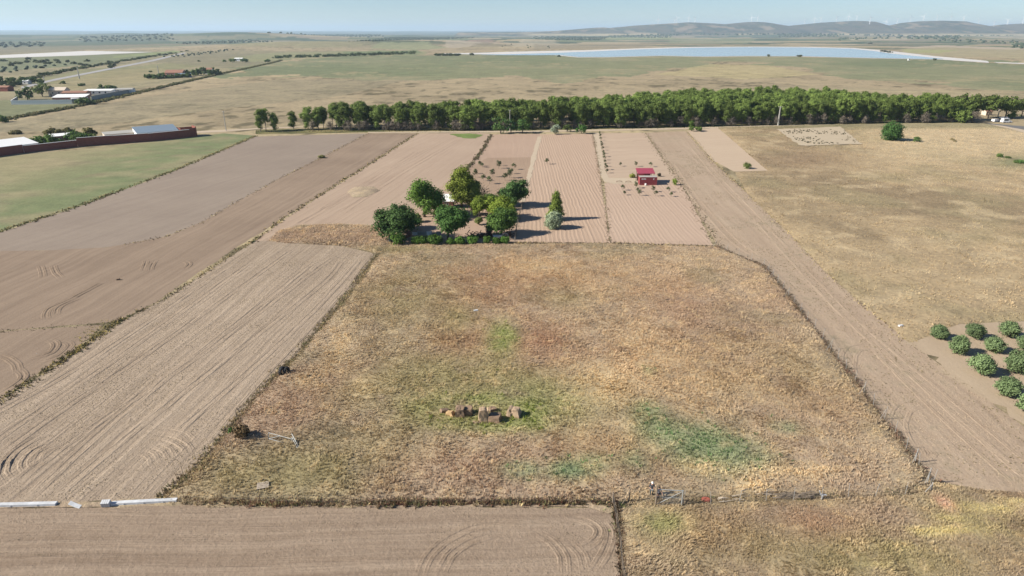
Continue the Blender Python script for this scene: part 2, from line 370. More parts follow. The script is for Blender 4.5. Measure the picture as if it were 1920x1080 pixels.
MARSH = [(470, 118), (640, 107), (800, 103), (1000, 102), (1400, 103), (1750, 111), (1920, 119), (2300, 130), (2300, 176), (1920, 168), (1750, 160), (1620, 150), (1540, 138), (1440, 120), (1330, 119),
         (1240, 131), (1190, 148), (1080, 150), (960, 140), (850, 149), (700, 146), (560, 142), (420, 150)]
FAR = [
    ([(-400, 260), (0, 222), (515, 114), (700, 96), (-400, 96)], (146, 144, 108), .5),
    ([(-100, 250), (300, 178), (520, 150), (760, 150), (640, 178), (420, 205), (100, 245)], (160, 150, 120), .55), ([(1100, 175), (1500, 160), (2000, 178), (2000, 188), (1500, 172)], (176, 162, 126), .5),  # land cover patches traced on the plain: polygon, colour, weight
    ([(-300, 240), (0, 225), (130, 205), (240, 180), (-300, 200)], (135, 142, 100), .8),
    ([(60, 160), (240, 140), (420, 118), (330, 118), (150, 132), (40, 152)], (150, 150, 104), .7),
    ([(130, 170), (330, 145), (300, 128), (210, 130), (100, 150)], (172, 158, 112), .6),
    ([(280, 115), (360, 100), (520, 100), (540, 112), (420, 128)], (150, 142, 112), .7),
    ([(-300, 160), (0, 135), (200, 120), (330, 100), (345, 96), (-300, 118)], (132, 142, 104), .8),
    ([(180, 112), (340, 99), (330, 95), (240, 103)], (155, 165, 105), .8),
    ([(430, 108), (520, 98), (800, 96), (800, 103), (640, 106), (470, 116)], (158, 158, 112), .8),
    ([(640, 97), (780, 94), (795, 101), (650, 104)], (128, 145, 95), .8),
    ([(520, 92), (660, 92), (700, 88), (560, 86), (420, 90)], (165, 158, 118), .8),
    ([(460, 86), (600, 84), (560, 79), (480, 80)], (168, 160, 105), .7),
    ([(690, 92), (780, 94), (840, 90), (800, 86), (720, 87)], (160, 165, 120), .8),
    ([(835, 90), (870, 90), (905, 84), (850, 77), (830, 80)], (205, 188, 165), .6),
    ([(960, 88), (1060, 88), (1040, 78), (980, 78)], (195, 182, 155), .6),
    ([(870, 84), (900, 82), (960, 82), (880, 76)], (190, 150, 130), .6),
    ([(1000, 92), (1200, 90), (1240, 82), (1000, 84)], (160, 148, 122), .7),
    ([(1130, 75), (1260, 75), (1260, 70), (1140, 70)], (165, 175, 125), .6),
    ([(1250, 82), (1400, 82), (1420, 74), (1260, 73)], (155, 160, 120), .6),
    ([(1700, 103), (1920, 110), (2300, 120), (2300, 95), (1920, 90), (1760, 86), (1690, 92)], (182, 168, 128), .85),
    ([(1690, 97), (1760, 100), (1800, 94), (1700, 92)], (176, 178, 110), .7),
    ([(1660, 90), (1760, 85), (1920, 90), (1920, 93), (1760, 89)], (208, 186, 165), .7),
    ([(1580, 74), (1720, 73), (1700, 76), (1600, 77)], (205, 190, 160), .7),
    ([(1690, 62), (1850, 58), (2000, 64), (2000, 76), (1800, 72)], (210, 195, 168), .5),
    ([(1420, 62), (1540, 56), (1530, 60), (1440, 64)], (205, 192, 172), .5),
    ([(1270, 62), (1350, 60), (1350, 63), (1280, 65)], (205, 192, 172), .4),
    ([(340, 72), (480, 74), (470, 68), (420, 66), (380, 67)], (172, 140, 120), .8),
    ([(-300, 92), (0, 88), (180, 86), (300, 78), (-300, 80)], (112, 125, 100), .7),
    ([(150, 82), (320, 79), (310, 71), (160, 73)], (95, 112, 92), .6),
    ([(-300, 106), (0, 100), (200, 93), (350, 90), (200, 86), (-300, 92)], (150, 142, 118), .7),
    ([(1230, 140), (1330, 120), (1440, 122), (1540, 140), (1400, 148)], (200, 184, 128), .6),
    ([(1400, 172), (1900, 168), (1900, 185), (1400, 180)], (192, 174, 132), .6),
]
def relief(x, y):
    r = np.hypot(x, y)
    h = (fbm(x / 900 + 5, y / 900, 31, 4) - 0.42) * 46 * sstep(2900, 6500, r)
    h = np.maximum(h, 0) + sstep(9000, 26000, r) * (40 + 55 * fbm(x / 4200, y / 4200, 77, 3))
    for px, d, sx, sy, hh in ((430, 4200, 560, 500, 34), (560, 2150, 270, 260, 15), (800, 2500, 260, 300, 16), (300, 6500, 1500, 700, 26), (960, 3300, 300, 300, 12), (30, 4500, 800, 500, 16)):
        cx = (px - 960) / F * d * CP
        h = h + hh * np.exp(-((x - cx) / sx) ** 2 - ((y - d) / sy) ** 2)
    return h
def landcol(x, y):
    px, py = topx(x, y)
    r = np.hypot(x, y); n = len(x)
    n1 = fbm(x / 60, y / 60, 3, 5); n2 = fbm(x / 14, y / 14, 9, 4); n3 = fbm(x / 260, y / 260, 14, 4)
    c = np.repeat(A(186, 166, 130)[None], n, 0)
    c = mixa(c, A(168, 150, 116), sstep(.45, .68, n1) * .7); c = mixa(c, A(203, 182, 140), sstep(.5, .7, n3) * .8)
    n4 = fbm(x / 7, y / 11, 19, 4)
    c = mixa(c, A(118, 108, 80), sstep(.55, .68, n4 * .65 + n1 * .35) * .85)
    # patchwork of far fields
    s = 240.0; wx = x + (n3 - .5) * 200; wy = y * 0.8 + (n1 - .5) * 60
    gx = np.floor(wx / s); gy = np.floor(wy / s); best = np.full(n, 1e18); bid = np.zeros(n)
    for i in (-1, 0, 1):
        for j in (-1, 0, 1):
            qx = gx + i; qy = gy + j; a = _h(qx, qy, 1); b = _h(qx, qy, 2)
            d = np.abs(wx - (qx + a) * s) + 1.2 * np.abs(wy - (qy + b) * s); k = d < best; best[k] = d[k]; bid[k] = _h(qx, qy, 3)[k]
    pal = np.array([A(118, 128, 92), A(184, 166, 128), A(92, 110, 84), A(150, 140, 112), A(190, 172, 140), A(135, 142, 104), A(158, 150, 112), A(96, 112, 92), A(165, 150, 126), A(120, 130, 100)])
    pc = pal[(bid * 9.99).astype(int)]
    w = sstep(1750, 2500, r)[:, None]; c = c * (1 - w) + pc * w
    left = sstep(0, 1, (-px + 620) / 200) * sstep(2500, 3500, r)
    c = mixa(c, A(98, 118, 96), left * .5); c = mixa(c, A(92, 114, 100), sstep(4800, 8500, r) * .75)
    wpx = px + (fbm(x / 90, y / 90, 41, 4) - .5) * 170 * np.clip((py - 60) / 60, .1, 1); wpy = py + (fbm(x / 50 + 9, y / 80, 43, 4) - .5) * 22 * np.clip((py - 85) / 45, 0.05, 1)
    mz = inpoly(wpx, wpy, MARSH)
    g = mixa(np.repeat(A(148, 150, 110)[None], n, 0), A(160, 156, 118), sstep(.45, .7, n1)); g = mixa(g, A(134, 142, 102), sstep(.5, .7, n3)); g = mixa(g, A(178, 164, 122), sstep(.58, .7, n4 * .5 + n1 * .5) * .8)
    c = np.where(mz[:, None], g, c)
    for poly, col, wt in FAR:
        k = inpoly(px + (fbm(x / 70, y / 70, 51, 3) - .5) * 14, py + (fbm(x / 40, y / 60, 53, 3) - .5) * 5 * np.clip((py - 60) / 50, .1, 1), poly)
        c[k] = c[k] * (1 - wt) + (np.array(A(*col)) * (0.86 + 0.28 * n2[k])[:, None]) * wt
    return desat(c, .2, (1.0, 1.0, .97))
rows = np.concatenate([np.arange(1500, 260, -8.0), np.arange(260, 110, -1.0), np.arange(110, 66, -0.4), np.arange(66, HORIZ + 1.9, -0.15)])
ry = np.array([G(960, p)[1] for p in rows]); ry = np.concatenate([[-60, 0, 12], ry, [30000, 34000]])
ca = np.tan(np.radians(np.linspace(-52, 52, 760)))
gx = ca[None, :] * np.maximum(ry, 60)[:, None]; gy = np.repeat(ry[:, None], len(ca), 1)
gx = gx.ravel(); gy = gy.ravel(); gz = relief(gx, gy)
nr, nc = len(ry), len(ca); idx = np.arange(nr * nc).reshape(nr, nc)
quads = np.stack([idx[:-1, :-1], idx[:-1, 1:], idx[1:, 1:], idx[1:, :-1]], -1).reshape(-1, 4)
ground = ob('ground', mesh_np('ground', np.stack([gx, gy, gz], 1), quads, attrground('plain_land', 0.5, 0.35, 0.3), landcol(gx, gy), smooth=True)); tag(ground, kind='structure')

# wind-farm hills, 8 km off
RIDGE = [(900, 60), (1000, 59.5), (1050, 57.5), (1100, 54), (1130, 52.3), (1145, 53.5), (1190, 49.5), (1240, 47), (1290, 44.5), (1330, 46), (1360, 47.5), (1400, 44), (1420, 44), (1450, 48), (1470, 51), (1490, 49), (1540, 45), (1600, 42.3), (1625, 43.5),
         (1650, 50), (1665, 50.5), (1690, 45.5), (1720, 43), (1760, 42), (1800, 43), (1830, 48), (1850, 52), (1870, 50.5), (1900, 47.5), (1940, 45.5), (2000, 47), (2100, 52), (2300, 58), (2500, 60)]
HD = 8200.0
def ridge_h(px): return CAMZ + HD * (HORIZ - np.interp(px, [p[0] for p in RIDGE], [p[1] for p in RIDGE])) / F / CP * 0.985
hx = np.linspace(-600, 8600, 460); hy = np.linspace(6300, 10400, 60)
X, Y = np.meshgrid(hx, hy); cx = X + (fbm(X / 700, Y / 700, 91, 3) - .5) * 260 * (np.abs(Y - HD) > 60)
pxr = 960 + F * cx / (HD * CP)
prof = np.where(Y < HD, sstep(6500, HD, Y) ** 1.25, 1 - sstep(HD, 10200, Y))
Zh = ridge_h(pxr) * prof * (1 - 0.35 * (fbm(X / 420, Y / 420, 12, 4)) * (1 - np.exp(-((Y - HD) / 500) ** 2))) - 6 * (1 - prof) - 3
ii = np.arange(X.size).reshape(X.shape)
hq = np.stack([ii[:-1, :-1], ii[:-1, 1:], ii[1:, 1:], ii[1:, :-1]], -1).reshape(-1, 4)
xf, yf = X.ravel(), Y.ravel(); nn1 = fbm(xf / 160, yf / 260, 21, 5)
hc = np.repeat(A(112, 108, 96)[None], xf.size, 0); hc = mixa(hc, A(82, 92, 78), sstep(.42, .6, nn1)); hc = mixa(hc, A(176, 158, 138), sstep(.58, .7, nn1) * .8)
hc = mixa(hc, A(196, 182, 150), sstep(0.3, 0.12, Zh.ravel() / 110) * sstep(.38, .55, fbm(xf / 420, yf / 300, 61, 3)))
hills = ob('hills', mesh_np('hills', np.stack([xf, yf, Zh.ravel()], 1), hq, attrground('hill_scrub', 1.5, 0.02, 0.35), hc, smooth=True)); tag(hills, kind='structure')

# lake, salt shore, white lagoon
salt = plain('salt_crust', (0.5, 0.48, 0.45), 0.9, 0.12, 0.02)
wm, ns, ls, p = new_mat('lake_water'); p.inputs['Base Color'].default_value = (0.3, 0.36, 0.38, 1); p.inputs['Roughness'].default_value = 0.16; p.inputs['IOR'].default_value = 1.33
pos = N(ns, 'ShaderNodeNewGeometry').outputs['Position']; b = N(ns, 'ShaderNodeBump'); b.inputs['Strength'].default_value = 0.12; b.inputs['Distance'].default_value = 0.1
ls.new(noise(ns, ls, pos, 0.6, 3), b.inputs['Height']); ls.new(b.outputs[0], p.inputs['Normal'])
sheet('salt_shore', [(820, 100.2), (900, 99), (960, 97), (1100, 94), (1200, 90.6), (1300, 88), (1420, 87.3), (1520, 88), (1600, 90), (1660, 94.5), (1750, 105), (1852, 114.3), (1853, 117.8), (1760, 111.6), (1700, 110.6), (1600, 108.6), (1500, 106), (1400, 105.6), (1320, 106.6), (1240, 105), (1140, 107.6), (1085, 107.8), (1045, 104), (960, 101.8), (880, 102)], salt, zbase=0.12, rag=3)
sheet('salt_patch', [(1862, 116.4), (1925, 118.5), (2000, 121), (2000, 123), (1925, 120.4), (1870, 118)], salt, zbase=0.12, rag=1)
sheet('lake_water', [(900, 102.8), (960, 101.6), (1045, 99.2), (1110, 96.6), (1200, 92.6), (1300, 89.6), (1400, 88.6), (1500, 89), (1595, 91.4), (1640, 96), (1668, 100.4), (1710, 104.6), (1770, 110.4), (1755, 111), (1700, 110), (1600, 108), (1500, 105.4), (1400, 105), (1320, 106), (1240, 104.4), (1140, 107), (1085, 107), (1050, 103.6), (1000, 103.8), (950, 103.6), (905, 103.3)], wm, zbase=0.3, rag=3)
sheet('lagoon_salt', [(-260, 113), (0, 109), (150, 104), (280, 98), (346, 94.6), (262, 94), (150, 96), (0, 103.5), (-260, 109)], salt, zbase=0.12, rag=3)

# ------------------------------------------------------------------ near fields
def ang(a, b):
    p, q = G(*a), G(*b); return math.atan2(q[1] - p[1], q[0] - p[0])
S = {}
S['A'] = soilmat('mauve_tilled_soil', A(148, 130, 118, 1.0), A(178, 160, 144, 1.0), ang((100, 440), (600, 285)), 2.4, .25, .45, .3, streak=.25, patch=.3)
S['B'] = soilmat('brown_tilled_soil', A(138, 116, 98, 1.1), A(172, 148, 126, 1.1), ang((250, 500), (700, 265)), 2.2, .3, .4, .5, streak=.45, patch=.4)
S['C'] = soilmat('harrowed_soil', A(148, 129, 110, 1.19) * np.array((1.0, .985, 1.0)), A(192, 171, 148, 1.19) * np.array((1.0, .985, 1.0)), ang((100, 800), (520, 480)), 1.5, .75, .75, .25, streak=.5, patch=.2)
S['D'] = soilmat('pale_tilled_soil', A(178, 150, 128), A(206, 178, 154), ang((560, 420), (850, 260)), 1.7, .35, .4, .4, streak=.35, patch=.25)
S['F'] = soilmat('pink_furrowed_soil', A(190, 158, 134), A(214, 182, 156), math.pi / 2, .95, .2, .4, .16, wavscale=.07, streak=.35, line=.12, patch=.15)
S['G'] = soilmat('pink_raked_soil', A(194, 162, 140), A(216, 186, 162), math.pi / 2, .95, .2, .4, .18, wavscale=.07, streak=.3, line=.07, patch=.2)
S['Gu'] = soilmat('pink_bare_soil', A(192, 164, 140), A(216, 188, 162), 0.25, 3.5, .3, .5, 1.2, wavscale=.1, streak=.4, patch=.2)
S['H'] = soilmat('stubbly_strip_soil', A(154, 130, 108, 1.27), A(190, 166, 142, 1.27), ang((1300, 300), (1850, 800)), 2.0, .35, .8, .35, streak=.3, weeds=.55, patch=.3)
S['I'] = soilmat('bare_tan_soil', A(200, 172, 146), A(220, 194, 166), 0.4, 2, .2, .5, .5, streak=.2, patch=.2)
S['O'] = soilmat('orchard_soil', A(176, 152, 126, 1.08), A(204, 180, 152, 1.08), ang((1300, 300), (1850, 800)), 2.5, .2, .5, .5, streak=.25, patch=.3)
S['BL'] = soilmat('foreground_tilled_soil', A(142, 122, 104, 1.16) * np.array((1.04, 1, .97)), A(176, 156, 136, 1.16) * np.array((1.04, 1, .97)), 0.03, 1.3, .9, .95, .3, streak=.75, patch=.25)
S['E'] = soilmat('yard_soil', A(182, 150, 128), A(206, 174, 150), math.pi / 2, 1.6, .2, .4, .5, streak=.2, patch=.25)
S['Eb'] = soilmat('brown_yard_soil', A(168, 138, 114), A(192, 162, 136), math.pi / 2, 1.4, .25, .5, .4, streak=.3, patch=.25)
S['path'] = soilmat('dirt_path', A(200, 178, 152), A(222, 200, 174), 0.0, 2.5, .1, .4, .3, streak=.3, patch=.15)
S['stony'] = soilmat('stony_soil', A(196, 176, 148), A(220, 200, 172), 0.2, 2.5, .1, 1.0, .5, streak=.2, patch=.3)

fA, _ = sheet('tilled_field', [(480, 256), (690, 250), (602, 296), (520, 337), (440, 381), (380, 416), (310, 444), (200, 464), (100, 469), (0, 471), (-300, 478), (-420, 530), (-300, 500), (0, 436), (150, 387), (330, 320)], S['A'], 1)
fB, _ = sheet('tilled_field', [(-300, 478), (0, 471), (100, 469), (200, 464), (310, 444), (380, 416), (440, 381), (520, 337), (602, 296), (690, 250), (783, 250), (690, 309), (532, 409), (445, 463), (360, 520), (290, 568), (215, 604), (100, 613), (0, 620), (-300, 645)], S['B'], 2)
fB2, _ = sheet('tilled_field', [(-300, 650), (0, 622), (100, 615), (195, 608), (160, 640), (130, 662), (0, 748), (-300, 930)], S['B'], 3)
_, fC = sheet('tilled_field', [(-420, 1010), (0, 753), (130, 668), (215, 610), (300, 566), (400, 502), (470, 457), (500, 445), (540, 455), (640, 461), (697, 474), (700, 488), (662, 540), (562, 660), (482, 740), (402, 840), (342, 900), (300, 937), (0, 947), (-420, 962)], S['C'], 4)
fD, _ = sheet('tilled_field', [(784, 250), (900, 249), (922, 252), (905, 280), (872, 322), (832, 346), (782, 386), (727, 428), (560, 424), (520, 450), (475, 454), (540, 407), (690, 311)], S['D'], 5)
fE, _ = sheet('homestead_yard', [(922, 252), (1012, 251), (992, 345), (978, 400), (964, 456), (735, 456), (760, 410), (832, 346), (873, 324), (906, 280)], S['E'], 6)
sheet('tilled_field', [(914, 296), (1003, 295), (992, 345), (984, 372), (925, 372), (873, 330), (885, 312)], S['Eb'], 7, rag=.5)
sheet('grass_patch', [(842, 251), (880, 250.5), (904, 253), (893, 260), (866, 259.5)], attrground('green_headland', .2, 1.3, .3), 14, step=2, colfn=lambda x, y: np.repeat(A(128, 146, 88)[None], len(x), 0), rag=1.5)
fF, _ = sheet('furrowed_field', [(1012, 252), (1111, 251), (1126, 332), (1143, 456), (964, 456), (978, 400), (992, 345)], S['F'], 7)
fG, _ = sheet('furrowed_field', [(1133, 343), (1200, 345), (1272, 338), (1292, 370), (1338, 461), (1146, 457), (1138, 400)], S['G'], 8)
fGu, _ = sheet('bare_plot', [(1123, 250), (1209, 249), (1252, 310), (1274, 342), (1200, 346), (1137, 343), (1132, 318)], S['Gu'], 9)
_, fH = sheet('soil_strip', [(1211, 249), (1286, 246), (1336, 303), (1402, 364), (1481, 439), (1546, 509), (1650, 598), (1770, 690), (1920, 800), (2150, 962), (2000, 945), (1920, 925), (1840, 918), (1750, 902), (1660, 785), (1560, 655), (1480, 556), (1435, 500), (1345, 462), (1292, 368), (1253, 310)], S['H'], 10)
fI, _ = sheet('bare_plot', [(1288, 245), (1346, 240), (1440, 320), (1376, 322), (1336, 301)], S['I'], 11)
fO, _ = sheet('orchard_ground', [(1735, 618), (1800, 606), (1920, 601), (2250, 592), (2500, 900), (2180, 985), (2150, 962), (1920, 800), (1770, 690), (1705, 640)], S['O'], 12, rag=2.2)
_, fBL = sheet('tilled_field', [(-500, 962), (0, 953), (340, 950), (700, 950), (1100, 952), (1140, 960), (1156, 1000), (1163, 1080), (1185, 1300), (-500, 1300)], S['BL'], 13)
fS, _ = sheet('stony_plot', [(1455, 244), (1575, 239), (1614, 272), (1500, 275)], S['stony'], 14, zbase=.42, rag=1.2)
sheet('dirt_path', [(1112, 249), (1123, 249), (1134, 318), (1142, 334), (1200, 334), (1204, 345), (1150, 345), (1133, 341), (1127, 332)], S['path'], 15, rag=.2)
sheet('dirt_path', [(1008, 256), (1016, 256), (1004, 300), (992, 345), (982, 380), (976, 378), (987, 335), (998, 290)], S['path'], 15, rag=.5)
sheet('dirt_path', [(357, 246.5), (480, 240.5), (560, 237.6), (690, 235.6), (690, 237), (560, 239), (480, 242.5), (420, 247.6), (357, 250)], S['path'], 16, rag=.3)
sheet('dirt_path', [(690, 247.5), (1000, 245), (1240, 240.5), (1480, 234.5), (1640, 232.5), (1640, 234), (1480, 237), (1240, 243.5), (1000, 248.2), (690, 249.3)], S['path'], 16, rag=.4)
asph = plain('asphalt', (0.13, 0.125, 0.12), 0.9, 0.15, 0.4)
sheet('road', [(1846, 231), (1920, 237), (2150, 255), (2150, 263), (1920, 243), (1870, 236)], asph, 16, rag=.2)
sheet('dirt_path', [(1853, 233), (1880, 236), (1920, 243.5), (2150, 264), (2150, 272), (1920, 249), (1890, 241)], S['path'], 17, rag=.3)

# grass fields with their own land-cover colour
STRAW, OLIVE, RUST, PALE, GREEN, TEAL = A(190, 162, 112), A(152, 144, 90), A(172, 130, 98), A(212, 190, 142), A(150, 164, 82), A(128, 158, 112)
PATCH = [  # photo position, size in photo px, colour, strength: patches of other plants in the dry meadow
    (950, 520, 160, 34, RUST, .55), (860, 640, 60, 40, RUST, .8), (1010, 650, 75, 45, RUST, .8), (640, 700, 70, 40, RUST, .4), (560, 760, 70, 50, RUST, .4), (900, 560, 80, 30, RUST, .6), (1270, 560, 90, 60, RUST, .35),
    (1200, 690, 70, 50, RUST, .4), (1100, 860, 120, 40, RUST, .5), (1230, 870, 50, 26, RUST, .6), (800, 880, 200, 40, RUST, .35), (1560, 760, 60, 40, RUST, .35), (700, 560, 60, 40, RUST, .3), (1480, 560, 60, 40, RUST, .2),
    (940, 640, 26, 34, GREEN, .9), (955, 632, 14, 14, GREEN, .8), (760, 560, 90, 60, OLIVE, .6), (860, 600, 40, 30, OLIVE, .7), (800, 700, 130, 50, OLIVE, .6), (1000, 740, 160, 45, GREEN, .45), (900, 720, 90, 40, OLIVE, .6),
    (1640, 1066, 36, 9, A(206, 192, 140), 1.2), (1690, 1032, 32, 8, A(206, 192, 140), 1.2), (1735, 1004, 30, 8, A(206, 194, 136), 1.2), (1790, 978, 34, 7, A(206, 194, 130), 1.2), (1850, 957, 36, 6, A(204, 192, 130), 1.2), (1905, 945, 30, 6, A(206, 194, 140), 1.),
    (845, 792, 34, 12, GREEN, 1.5), (900, 752, 60, 9, GREEN, 1.0), (930, 800, 60, 12, GREEN, 1.2), (1000, 778, 24, 24, GREEN, 1.2),
    (800, 770, 50, 25, GREEN, .7), (890, 790, 50, 14, GREEN, .9), (960, 790, 50, 18, GREEN, .8), (985, 772, 26, 20, GREEN, .8), (830, 790, 50, 20, OLIVE, .8), (1040, 760, 60, 36, GREEN, .5),
    (1215, 775, 30, 18, TEAL, .9), (1230, 805, 40, 24, TEAL, 1.), (1290, 830, 70, 34, TEAL, 1.), (1350, 840, 60, 26, TEAL, .8), (1330, 870, 60, 24, TEAL, .7), (1070, 885, 45, 18, TEAL, .9), (1110, 870, 40, 16, TEAL, .7), (1190, 870, 26, 22, TEAL, .7),
    (980, 885, 40, 16, TEAL, .6), (1470, 805, 24, 10, TEAL, .8), (1400, 860, 50, 24, TEAL, .5), (1215, 700, 12, 9, TEAL, .8), (1300, 700, 200, 80, STRAW, .5), (1500, 700, 120, 80, OLIVE, .25), (1130, 830, 100, 40, STRAW, .4),
    (1120, 720, 60, 40, PALE, .6), (640, 660, 26, 40, PALE, .5), (690, 730, 30, 18, PALE, .6), (580, 715, 26, 14, PALE, .6), (1320, 880, 40, 16, PALE, .7), (1410, 915, 30, 10, PALE, .9), (1480, 890, 90, 14, PALE, .6), (1200, 640, 50, 60, PALE, .4),
    (1000, 500, 60, 14, PALE, .5), (1060, 560, 40, 20, OLIVE, .5), (1080, 520, 200, 40, STRAW, .4), (420, 900, 60, 40, RUST, .25), (560, 900, 120, 40, OLIVE, .5), (700, 830, 120, 40, OLIVE, .35), (760, 470, 60, 8, OLIVE, .6), (1440, 940, 200, 16, OLIVE, .4),
    (1350, 1020, 160, 60, OLIVE, .5), (1600, 1040, 160, 50, OLIVE, .5), (420, 890, 90, 40, OLIVE, .5), (600, 880, 120, 40, OLIVE, .5), (760, 740, 160, 50, OLIVE, .45), (1300, 1000, 100, 40, RUST, .35), (1530, 985, 70, 30, RUST, .5), (1850, 980, 90, 50, OLIVE, .7), (1700, 1060, 160, 40, OLIVE, .6), (1240, 985, 50, 22, GREEN, .6), (1770, 950, 14, 14, A(205, 165, 140), 1.), (1780, 1000, 60, 8, A(196, 184, 110), .8), (1850, 960, 60, 8, A(200, 186, 116), .7),
]
PW = [(G(px, py)[:2], mpp(px, py) * rx, mpp(px, py) * ry / math.sin(math.atan2(CAMZ, G(px, py)[1])), np.array(c), s) for px, py, rx, ry, c, s in PATCH]
def meadowcol(x, y, fine=True):
    n = len(x); a = fbm(x / 9, y / 9, 101, 4); b = fbm(x / 3.2, y / 3.2, 103, 4); d = fbm(x / 24, y / 24, 107, 3); e = fbm(x / 1.1, y / 1.1, 109, 3)
    c = np.repeat(A(182, 154, 110)[None], n, 0)
    c = mixa(c, STRAW, sstep(.42, .62, b)); c = mixa(c, OLIVE, sstep(.5, .68, a) * .5); c = mixa(c, RUST, sstep(.52, .7, d) * .4); c = desat(c, .42, (1.05, 1.0, .9))
    for (cx, cy), rx, ry, col, s in PW:
        q = ((x - cx) / rx) ** 2 + ((y - cy) / ry) ** 2
        k = q < 5
        if not k.any(): continue
        w = np.exp(-q[k] * 0.9) * s * 1.15 * sstep(.2, .66, b[k] * .6 + e[k] * .4 + .12)
        w = np.clip(w, 0, 1)
        c[k] = c[k] * (1 - w[:, None]) + col[None] * w[:, None]
    c = mixa(c, PALE, sstep(.6, .74, e) * .4)
    return desat(c, .32, (1.03, 1.0, .93)) * np.array((1.28, 1.195, 1.13))
def lumps(x, y): return fbm(x / 1.7, y / 1.7, 201, 4) * 0.24 + fbm(x / 6, y / 6, 203, 3) * 0.3
gmat = attrground('dry_meadow_ground', 0.22, 2.2, 0.3)
M_PIX = [(735, 458), (965, 458), (1145, 458), (1342, 463), (1432, 500), (1477, 556), (1557, 656), (1657, 787), (1745, 904), (1740, 915), (1700, 928), (1280, 940), (1150, 948), (340, 950), (300, 938), (345, 898), (402, 842), (482, 742), (562, 662), (662, 542), (702, 486), (728, 462)]
mead, ME = sheet('meadow_ground', M_PIX, gmat, 18, step=0.55, hfn=lumps, colfn=meadowcol)
BR_PIX = [(1163, 955), (1200, 946), (1280, 938), (1700, 928), (1750, 905), (1840, 919), (1920, 926), (2000, 946), (2180, 985), (2500, 1000), (2500, 1320), (1195, 1320), (1180, 1200), (1166, 1080), (1159, 1000)]
br, BE = sheet('meadow_ground', BR_PIX, gmat, 19, step=0.6, hfn=lumps, colfn=meadowcol)
P1_PIX = [(518, 436), (560, 423), (640, 421), (727, 427), (735, 456), (715, 478), (697, 473), (640, 461), (540, 456), (503, 452)]
p1, P1E = sheet('grass_patch', P1_PIX, gmat, 20, step=1.0, hfn=lumps, colfn=lambda x, y: meadowcol(x, y) * 1.05)
p2, P2E = sheet('grass_patch', [(650, 360), (665, 351), (700, 350), (712, 357), (690, 369), (662, 370)], gmat, 20, step=1.0, hfn=lumps, colfn=meadowcol)
def rightcol(x, y):
    n = len(x); a = fbm(x / 16, y / 16, 301, 5); b = fbm(x / 40, y / 60, 303, 4); e = fbm(x / 5, y / 5, 305, 4)
    px, py = topx(x, y)
    c = np.repeat(A(188, 162, 118)[None], n, 0); c = mixa(c, A(158, 136, 100), sstep(.45, .66, b) * .9); c = mixa(c, A(166, 150, 106), sstep(.5, .7, a) * .7); c = mixa(c, A(206, 182, 138), sstep(.55, .72, e) * .6)
    c = mixa(c, A(210, 186, 142), sstep(345, 255, py) * sstep(1560, 1720, px) * .8)
    c = mixa(c, A(150, 122, 92), np.exp(-((px - 1500) / 90) ** 2 - ((py - 300) / 22) ** 2) * .7); c = mixa(c, A(120, 132, 84), np.exp(-((px - 1905) / 50) ** 2 - ((py - 305) / 12) ** 2) * .8)
    c = mixa(c, A(128, 130, 88), sstep(246, 238, py) * .6)
    return desat(c, .36) * np.array((1.15, 1.11, 1.06))
R_PIX = [(1346, 239), (1480, 235.5), (1700, 231), (1846, 230.5), (1870, 237), (1920, 250), (2150, 272), (2700, 300), (2700, 600), (1920, 603), (1800, 608), (1705, 643), (1650, 598), (1546, 509), (1481, 439), (1402, 364), (1378, 323), (1440, 321)]
rg, RE = sheet('dry_pasture_ground', R_PIX, attrground('dry_pasture', 0.3, 1.1, 0.3), 13, step=1.5, hfn=lambda x, y: lumps(x, y) * .8 * (1 + 0), colfn=rightcol)
def greencol(x, y):
    n = len(x); a = fbm(x / 18, y / 18, 401, 4); b = fbm(x / 5, y / 5, 403, 4); px, py = topx(x, y)
    v = py - np.interp(px, [-300, 0, 150, 330, 480], [520, 434, 386, 320, 256])
    c = np.repeat(A(172, 160, 108)[None], n, 0); c = mixa(c, A(132, 148, 88), sstep(-125, -30, v) * sstep(.3, .6, a + .12)); c = mixa(c, A(188, 166, 120), sstep(.52, .7, a) * .5); c = mixa(c, A(150, 136, 100), sstep(.6, .75, b) * .5)
    return desat(c, .36, (1.03, 1.0, .88))
gf, GE = sheet('green_field', [(-500, 345), (0, 294), (150, 280), (280, 267), (357, 257), (420, 250), (480, 254.5), (330, 319), (150, 386), (0, 435), (-300, 505), (-700, 600)], attrground('young_crop', 0.15, 1.3, 0.22), 1, step=2.5, colfn=greencol)
verge, VE = sheet('grass_verge', [(-200, 950), (0, 946), (300, 936), (345, 930), (340, 944), (700, 946), (1150, 946), (1162, 955), (1140, 962), (1100, 953), (700, 951), (340, 951), (0, 954), (-200, 957)], gmat, 21, step=.5, hfn=lambda x, y: lumps(x, y) * .5, colfn=meadowcol)
# verge of weeds in front of the pine belt
def vcol(x, y):
    n = len(x); a = fbm(x / 9, y / 9, 501, 4); return mixa(np.repeat(A(150, 140, 100)[None], n, 0), A(104, 106, 70), sstep(.4, .65, a))
sheet('grass_verge', [(480, 244), (690, 238), (1000, 240), (1240, 236), (1480, 231), (1700, 228), (1846, 230), (1700, 232), (1480, 235.5), (1240, 241), (1000, 245.5), (690, 248), (480, 252)], attrground('verge_ground', .3, 1.0, .4), 12, step=2.5, colfn=vcol, rag=.8)

